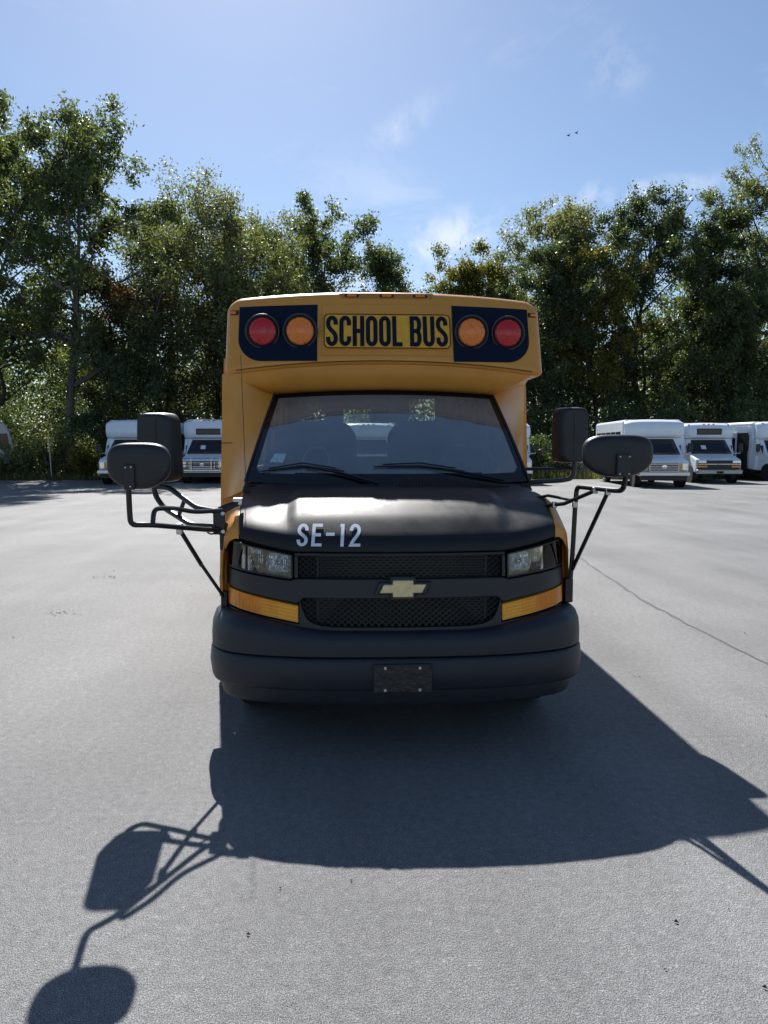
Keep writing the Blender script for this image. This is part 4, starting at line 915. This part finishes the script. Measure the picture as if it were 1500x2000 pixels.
# ---- transition panel between windshield and body
def xwall(z): return 1.233 - .033 * (z - .56)
inner = []; outer = []
for v_ in np.linspace(-.10, 1, 12): inner.append(ws(-1.0, v_)); outer.append((-xwall(1.30 + .83 * v_), 1.725 - .02 * sm(v_, .6, 1), 1.30 + .83 * v_))
for u in np.linspace(-.95, .95, 25): inner.append(ws(u, 1.0)); outer.append((1.143 * u, ycap(1.143 * u, cap_b(1.1 * u)) + .045, cap_b(1.1 * u) + .004))
for v_ in np.linspace(1, -.10, 12): inner.append(ws(1.0, v_)); outer.append((1.160, 2.27, 1.30 + .81 * v_))
rows = []
for k in np.linspace(0, 1, 9):
    row = []
    for i, (a, b) in enumerate(zip(inner, outer)):
        e = k; ey = math.sin(k * math.pi / 2) if i < 12 else (k if i > 36 else math.sin(k * math.pi / 2))
        ez = k if (i < 12 or i > 36) else 1 - math.cos(k * math.pi / 2) * 1.0
        row.append((a[0] + (b[0] - a[0]) * e, a[1] + (b[1] - a[1]) * ey, a[2] + (b[2] - a[2]) * ez))
    rows.append(row)
tp_ = part('cab_surround', grid(rows), M_YEL, angle=50)
part('seam', tube([(-1.195, 1.718, 1.636), (-1.08, 1.700, 1.637), (-.97, 1.63, 1.638)], .003, 5), MATS['seam_sealant'], tp_)
cl_ = part('clearance_bolt', lathe([(.002, -.02), (.012, -.016), (.014, 0)], (-.81, 1.80, 2.060), 'y', 10), M_PLA, tp_)
part('front_wall', ([(-xwall(.5), 1.732, .5), (-.94, 1.732, .5), (-.94, 1.732, 1.36), (-xwall(1.36), 1.732, 1.36), (-xwall(.5), 1.77, .5), (-.94, 1.77, .5), (-.94, 1.77, 1.36), (-xwall(1.36), 1.77, 1.36)], [(0, 1, 2, 3), (7, 6, 5, 4), (0, 4, 5, 1), (1, 5, 6, 2), (2, 6, 7, 3), (3, 7, 4, 0)]), M_YEL, smooth=False)
part('front_wall', box(.95, 1.175, 2.275, 2.31, .50, 2.1), M_YEL, bevel=.01)
# ---- body shell: skirt, waist, window pillars, roof, rear wall
BL = 6.95
for s in (-1, 1):
    y0 = 1.772 if s < 0 else 2.312
    sw = part('side_wall', ([(s * xwall(.48), y0, .48), (s * xwall(.48), BL, .48), (s * xwall(1.42), BL, 1.42), (s * xwall(1.42), y0, 1.42), (s * (xwall(.48) - .04), y0, .48), (s * (xwall(.48) - .04), BL, .48), (s * (xwall(1.42) - .04), BL, 1.42), (s * (xwall(1.42) - .04), y0, 1.42)], [(0, 1, 2, 3), (4, 7, 6, 5), (0, 3, 7, 4), (1, 5, 6, 2), (3, 2, 6, 7), (0, 4, 5, 1)]), M_YEL, bevel=.01)
    for z in (.62, .95, 1.36): part('rub_rail', box(*sorted((s * (xwall(z) - .01), s * (xwall(z) + .014))), y0 + .02, BL - .02, z - .03, z + .03), M_PLA, sw, bevel=.008)
    nw = 6; ys = np.linspace(y0, BL, nw + 1)
    for k in range(nw + 1):
        a, b = max(y0, ys[k] - .06), min(BL, ys[k] + .06); x1, x2 = xwall(1.42), xwall(2.25)
        part('window_pillar', ([(s * x1, a, 1.421), (s * x1, b, 1.421), (s * x2, b, 2.25), (s * x2, a, 2.25), (s * (x1 - .04), a, 1.421), (s * (x1 - .04), b, 1.421), (s * (x2 - .04), b, 2.25), (s * (x2 - .04), a, 2.25)], [(0, 1, 2, 3), (4, 7, 6, 5), (0, 3, 7, 4), (1, 5, 6, 2), (3, 2, 6, 7), (0, 4, 5, 1)]), M_YEL, sw, smooth=False)
        if k < nw:
            a, b = ys[k] + .06, ys[k + 1] - .06; w_ = part('side_window', ([(s * (x1 - .02), a, 1.421), (s * (x1 - .02), b, 1.421), (s * (x2 - .02), b, 2.25), (s * (x2 - .02), a, 2.25)], [(0, 1, 2, 3)]), M_GL, smooth=False)
            part('window_rail', box(*sorted((s * (xwall(1.84) - .035), s * (xwall(1.84) - .005))), a, b, 1.825, 1.855), M_TUBE, w_)
sec = [(-xwall(2.25), 2.25)] + [(xtum(x, cap_t(x)), cap_t(x) - .012) for x in np.linspace(-1.1665, 1.1665, 41)] + [(xwall(2.25), 2.25)]
part('roof', grid([[(x, y, z) for x, z in sec] for y in (2.515, 3.6, 4.8, 5.9, BL)]), M_YEL, solid=.03, angle=40)
part('interior_ceiling', grid([[(x * .96, y, z - .07) for x, z in sec] for y in (2.53, BL - .03)]), M_LINER)
RW = 'rear_wall'; yb0, yb1 = BL - .045, BL
rw = MB()
for (x0, x1, z0, z1) in ((-1.17, -.975, 1.45, 2.30), (-.605, -.375, 1.45, 2.30), (.415, .595, 1.45, 2.30), (.97, 1.17, 1.45, 2.30), (-1.19, 1.19, .5, 1.45), (-1.14, 1.14, 2.30, 2.67), (-.975, -.605, 1.45, 1.955), (.595, .97, 1.45, 1.955), (-.375, .415, 2.17, 2.30)):
    rw.box(x0, x1, yb0, yb1, z0, z1)
rwo = rw.build(RW, M_LINER, BUS, smooth=False)
part('rear_cladding', box(-1.19, 1.19, BL + .002, BL + .02, .5, 1.44), M_YEL)
for (x0, x1, z0, z1) in ((-.975, -.605, 1.955, 2.30), (.595, .97, 1.955, 2.30)): part('rear_window', box(x0, x1, yb0 + .02, yb0 + .026, z0, z1), M_RG, smooth=False)
dw = part('emergency_door_window', box(-.375, .415, yb0 + .02, yb0 + .026, 1.45, 2.17), M_RG, smooth=False)
fm = MB()
for b_ in ((-.375, -.345, 1.45, 2.17), (.385, .415, 1.45, 2.17), (-.345, .385, 2.145, 2.17), (-.345, .385, 1.45, 1.48)): fm.box(b_[0], b_[1], yb0 - .012, yb0 + .018, b_[2], b_[3])
fm.build('window_frame', M_LINER, dw, smooth=False)
Ls, wd = letters('EMERGENCY', .055, .46, .2, .17)
for ch, v2, f2 in Ls: part('lettering', ([(-.225 + a * 1.05, yb0 + .012, 2.080 + b) for a, b in v2], f2), M_LET, dw, smooth=False)
# ---- interior
part('floor', box(-1.12, 1.12, 1.5, BL - .06, .68, .72), M_INT, smooth=False)
part('dashboard', ([(s * x, y, z) for s in (-1, 1) for x, y, z in ((.90, 1.18, 1.32), (.88, 1.62, 1.375), (.88, 1.70, 1.32), (.88, 1.66, .9), (.88, 1.1, .9))], [(0, 1, 2, 3, 4), (9, 8, 7, 6, 5)] + [(i, 5 + i, 5 + (i + 1) % 5, (i + 1) % 5) for i in range(5)]), M_INT, bevel=.03, seg=3)
def seat(name, x0, x1, y, ztop, label=None):
    r_ = min(.17, (x1 - x0) * .3); out = [(x0, .85), (x1, .85)] + [(x1 - r_ + r_ * math.cos(R(a)), ztop - r_ + r_ * math.sin(R(a))) for a in range(0, 91, 15)] + [(x0 + r_ + r_ * math.cos(R(a)), ztop - r_ + r_ * math.sin(R(a))) for a in range(90, 181, 15)]
    n = len(out); v = [(a, y + .10 * (b - .85), b) for a, b in out] + [(a, y + .13 + .10 * (b - .85), b) for a, b in out]
    f = [tuple(range(n)), tuple(reversed(range(n, 2 * n)))] + [(i, n + i, n + (i + 1) % n, (i + 1) % n) for i in range(n)]
    b = part(name, (v, f), M_SEAT, bevel=.035, seg=3); part('seat_cushion', box(x0 + .01, x1 - .01, y - .42, y - .01, .98, 1.12), M_SEAT, b, bevel=.04, seg=3)
    part('seat_pedestal', box(x0 + .1, x1 - .1, y - .35, y - .05, .72, .98), M_INT, b); return b
seat('cab_seat', -.875, -.205, 2.36, 1.825); seat('cab_seat', .055, .86, 2.36, 1.83)
for k in range(4):
    for s in (-1, 1): seat('bench_seat', *sorted((s * .24, s * 1.08)), 3.35 + k * .85, 1.62)
sw_ = part('steering_wheel', tube([(.615 + .19 * math.cos(a), 1.80 + .19 * math.sin(a) * .45, 1.46 + .19 * math.sin(a) * .88) for a in np.linspace(0, 2 * math.pi, 33)], .014, 8), M_PLA)
part('hub', box(.555, .675, 1.80, 1.86, 1.41, 1.50), M_PLA, sw_, bevel=.02)
part('grab_rail', tube([(-.606, 1.85, 1.36), (-.606, 1.85, 1.53), (-.56, 1.85, 1.60), (-.46, 1.85, 1.60), (-.413, 1.85, 1.53), (-.413, 1.85, 1.36)], .012, 8, fil=.04), M_STEEL)
rv = part('rear_view_mirror', box(-.115, .150, 1.74, 1.79, 1.788, 1.878), M_INT, bevel=.025, seg=3); part('mount', tube([(.02, 1.76, 1.87), (.02, 1.80, 1.972)], .014, 8), M_INT, rv)
part('mirror_sticker', ([(-.112, 1.733, 1.854), (-.022, 1.733, 1.854), (-.022, 1.733, 1.904), (-.112, 1.733, 1.904)], [(0, 1, 2, 3)]), mat('printed_sticker', (.55, .62, .64), .6, var=.5, vscale=120), rv, smooth=False)
# ---- mirrors
def disc_mirror(name, c, w_, h_, seed, flip):
    """big oval-backed convex mirror: flatter top, round bottom"""
    out = []
    for k in range(56):
        a = 2 * math.pi * k / 56; ca, sa = math.cos(a), math.sin(a); e = 3.6 if sa > 0 else 2.1
        q = (abs(ca) ** e + abs(sa) ** e) ** (-1 / e); out.append((ca * q * w_ / 2 * (1 if ca * flip > 0 or 1 else 1), sa * q * h_ / 2))
    rows = []
    for sc_, dy in ((.05, -.030), (.40, -.0295), (.70, -.027), (.88, -.021), (.955, -.012), (.988, .0), (1.0, .016), (.99, .034), (.93, .046), (.7, .058), (.05, .062)):
        rows.append([(c[0] + a * sc_, c[1] + dy + .08 * flip * a * sc_, c[2] + b * sc_) for a, b in out])
    v, f = grid(rows, True); f.append(tuple(range(56))); f.append(tuple(range(10 * 56, 11 * 56)))
    return part(name, (v, f), M_PLA, angle=60)
em_ = disc_mirror('crossview_mirror', (-1.277, -.15, 1.513), .292, .224, 1, 1)
part('bracket', box(-1.335, -1.284, -.198, -.168, 1.402, 1.524), M_PLA, em_, bevel=.006)
for x_, z_ in ((-1.323, 1.508), (-1.297, 1.510), (-1.303, 1.418)): part('bolt', lathe([(.001, -.006), (.004, -.005), (.004, .004)], (x_, -.198, z_), 'y', 8), M_ZINC, em_)
part('arm', tube([(-1.322, -.165, 1.44), (-1.330, -.13, 1.290), (-1.328, -.125, 1.228), (-1.25, -.05, 1.220), (-1.032, .30, 1.155), (-.965, .37, 1.150)], .0135, 10, fil=.05), M_TUBE, em_)
part('arm', tube([(-1.250, -.02, 1.221), (-1.247, .0, 1.297), (-1.17, .10, 1.290), (-1.095, .23, 1.259), (-.945, .38, 1.256)], .0125, 10, fil=.05), M_TUBE, em_)
br_ = part('brace', tube([(-1.155, .15, 1.172), (-1.070, .27, .965)], .0125, 8), M_TUBE, em_); part('brace_end', tube([(-1.074, .265, .975), (-.955, .37, .745)], .0100, 8), M_TUBE, br_)
part('clamp', box(-1.170, -1.140, .125, .165, 1.150, 1.207), M_ZINC, br_, bevel=.004)
part('knob', lathe([(.001, -.02), (.008, -.018), (.008, .0)], (-1.064, .255, .97), 'y', 8), M_TUBE, br_)
part('foot_plate', box(-.985, -.950, .35, .40, .69, .80), M_TUBE, br_, bevel=.004)
hb = part('hinge_bracket', box(-1.020, -.952, .35, .40, 1.122, 1.255), M_TUBE, bevel=.008)
part('hinge_strap', tube([(-.985, .375, 1.25), (-.93, .38, 1.275), (-.875, .40, 1.300)], .024, 6, radii=[.026, .024, .016]), M_TUBE, hb)
part('mount_plate', box(-.915, -.862, .38, .44, 1.282, 1.322), M_ZINC, hb, bevel=.006)
part('side_plate', box(-.988, -.940, .36, .42, 1.03, 1.19), M_TUBE, hb, bevel=.01)
for z_ in (1.24, 1.14): part('bolt', lathe([(.001, -.012), (.011, -.01), (.011, .0)], (-.964, .35, z_), 'y', 8), M_ZINC, hb)
part('cable', tube([(-1.06, .33, 1.15), (-1.03, .33, 1.125), (-1.0, .35, 1.135), (-.972, .36, 1.115), (-.945, .38, 1.14)], .005, 6, fil=.02), M_RUB, hb)
def side_mirror(c, w_, h_, d_, taper, tilt):
    rows = []
    for dy, k in ((-.5, .80), (-.47, .90), (-.36, .965), (-.1, 1.0), (.42, 1.0), (.5, .95)):
        o_ = rrect(-w_ / 2 * k, w_ / 2 * k, -h_ / 2 * (1 - (1 - k) * .6), h_ / 2 * (1 - (1 - k) * .6), .05 * k, 5)
        rows.append([(c[0] + a * (1 - taper * b / h_) + tilt * dy * d_, c[1] + dy * d_, c[2] + b) for a, b in o_])
    v, f = grid(rows, True); n = len(rows[0]); f.append(tuple(range(n))); f.append(tuple(range(5 * n, 6 * n)))
    return part('side_mirror', (v, f), M_PLA, angle=50)
sm1 = side_mirror((-1.372, .63, 1.603), .196, .400, .16, .16, .25)
part('housing_ridge', tube([(-1.372, .545, 1.44), (-1.370, .544, 1.77)], .003, 5), M_TUBE, sm1)
part('arm', tube([(-1.408, .63, 1.42), (-1.407, .63, 1.331), (-1.350, .61, 1.251), (-1.158, .45, 1.165), (-1.06, .40, 1.167), (-.965, .375, 1.167)], .0155, 10, fil=.06), M_TUBE, sm1)
part('arm', tube([(-1.408, .63, 1.376), (-1.322, .62, 1.371), (-1.127, .45, 1.263), (-.955, .38, 1.240)], .0155, 10, fil=.04), M_TUBE, sm1)
part('strut', tube([(-1.247, .53, 1.213), (-1.212, .535, 1.304)], .012, 8), M_TUBE, sm1)
sm2 = side_mirror((1.283, 1.4, 1.690), .188, .386, .14, .04, -.3)
part('housing_ridge', tube([(1.294, 1.327, 1.53), (1.294, 1.327, 1.85)], .003, 5), M_TUBE, sm2)
part('arm', tube([(.97, 1.48, 1.450), (1.308, 1.4, 1.456)], .0122, 8), M_TUBE, sm2)
part('arm', tube([(.97, 1.48, 1.355), (1.225, 1.4, 1.370), (1.311, 1.4, 1.386), (1.319, 1.4, 1.52)], .0160, 10, fil=.06), M_TUBE, sm2)
em2 = disc_mirror('crossview_mirror', (1.060, -.15, 1.560), .340, .212, 2, -1)
part('bracket', box(1.037, 1.105, -.204, -.172, 1.460, 1.572), M_PLA, em2, bevel=.006)
for x_, z_ in ((1.048, 1.558), (1.094, 1.558), (1.048, 1.474), (1.094, 1.474)): part('bolt', lathe([(.001, -.006), (.004, -.005), (.004, .004)], (x_, -.204, z_), 'y', 8), M_ZINC, em2)
part('arm', tube([(.985, .36, .79), (.990, .33, 1.039), (.992, .31, 1.287), (.996, .30, 1.386), (1.082, -.06, 1.384), (1.100, -.115, 1.388), (1.098, -.16, 1.47)], .0135, 10, fil=.035), M_TUBE, em2)
part('brace', tube([(.860, .64, 1.300), (.905, .56, 1.320), (.982, .33, 1.308)], .009, 8), M_TUBE, em2); part('brace', tube([(.860, .50, 1.262), (.943, .35, 1.288), (1.038, .11, 1.376)], .0115, 8), M_TUBE, em2); part('brace', tube([(1.067, .01, 1.37), (.992, .34, .915)], .0115, 8), M_TUBE, em2)
for c in ((1.067, .01, 1.374), (1.036, .115, 1.376), (.990, .31, 1.285), (.905, .42, 1.276)): part('clamp', box(c[0] - .013, c[0] + .013, c[1] - .016, c[1] + .016, c[2] - .017, c[2] + .017), M_ZINC, em2, bevel=.004)
part('foot_plate', box(.955, 1.000, .34, .39, .725, .86), M_TUBE, em2, bevel=.004)
an = part('antenna', tube([(-.925, 1.0, 1.345), (-.945, 1.0, 2.183)], .0022, 6), M_TUBE); part('antenna_base', lathe([(.028, 0), (.022, .02), (.010, .05), (.006, .09)], (-.925, 1.0, 1.318), 'z', 14), M_RUB, an)
# ---- small dry leaves and stones on the asphalt
rng = random.Random(9); mb = MB()
for k in range(70):
    x, y = rng.uniform(-3.5, 4), 1.6 + rng.random() ** 1.6 * 12; s_ = rng.uniform(.004, .012); a = rng.uniform(0, 6.3)
    mb.add([(x + s_ * math.cos(a), y + s_ * math.sin(a), .003), (x - s_ * .6 * math.sin(a), y + s_ * .6 * math.cos(a), .004 + s_ * .8), (x - s_ * math.cos(a), y - s_ * math.sin(a), .003), (x + s_ * .6 * math.sin(a), y - s_ * .6 * math.cos(a), .004 + s_ * .5)], [(0, 1, 2), (0, 2, 3)])
o = mb.build('leaf_crumbs', M_DEB, smooth=False); tag(o, 'scattered dark leaf crumbs and grit on the asphalt', 'debris', kind='stuff')
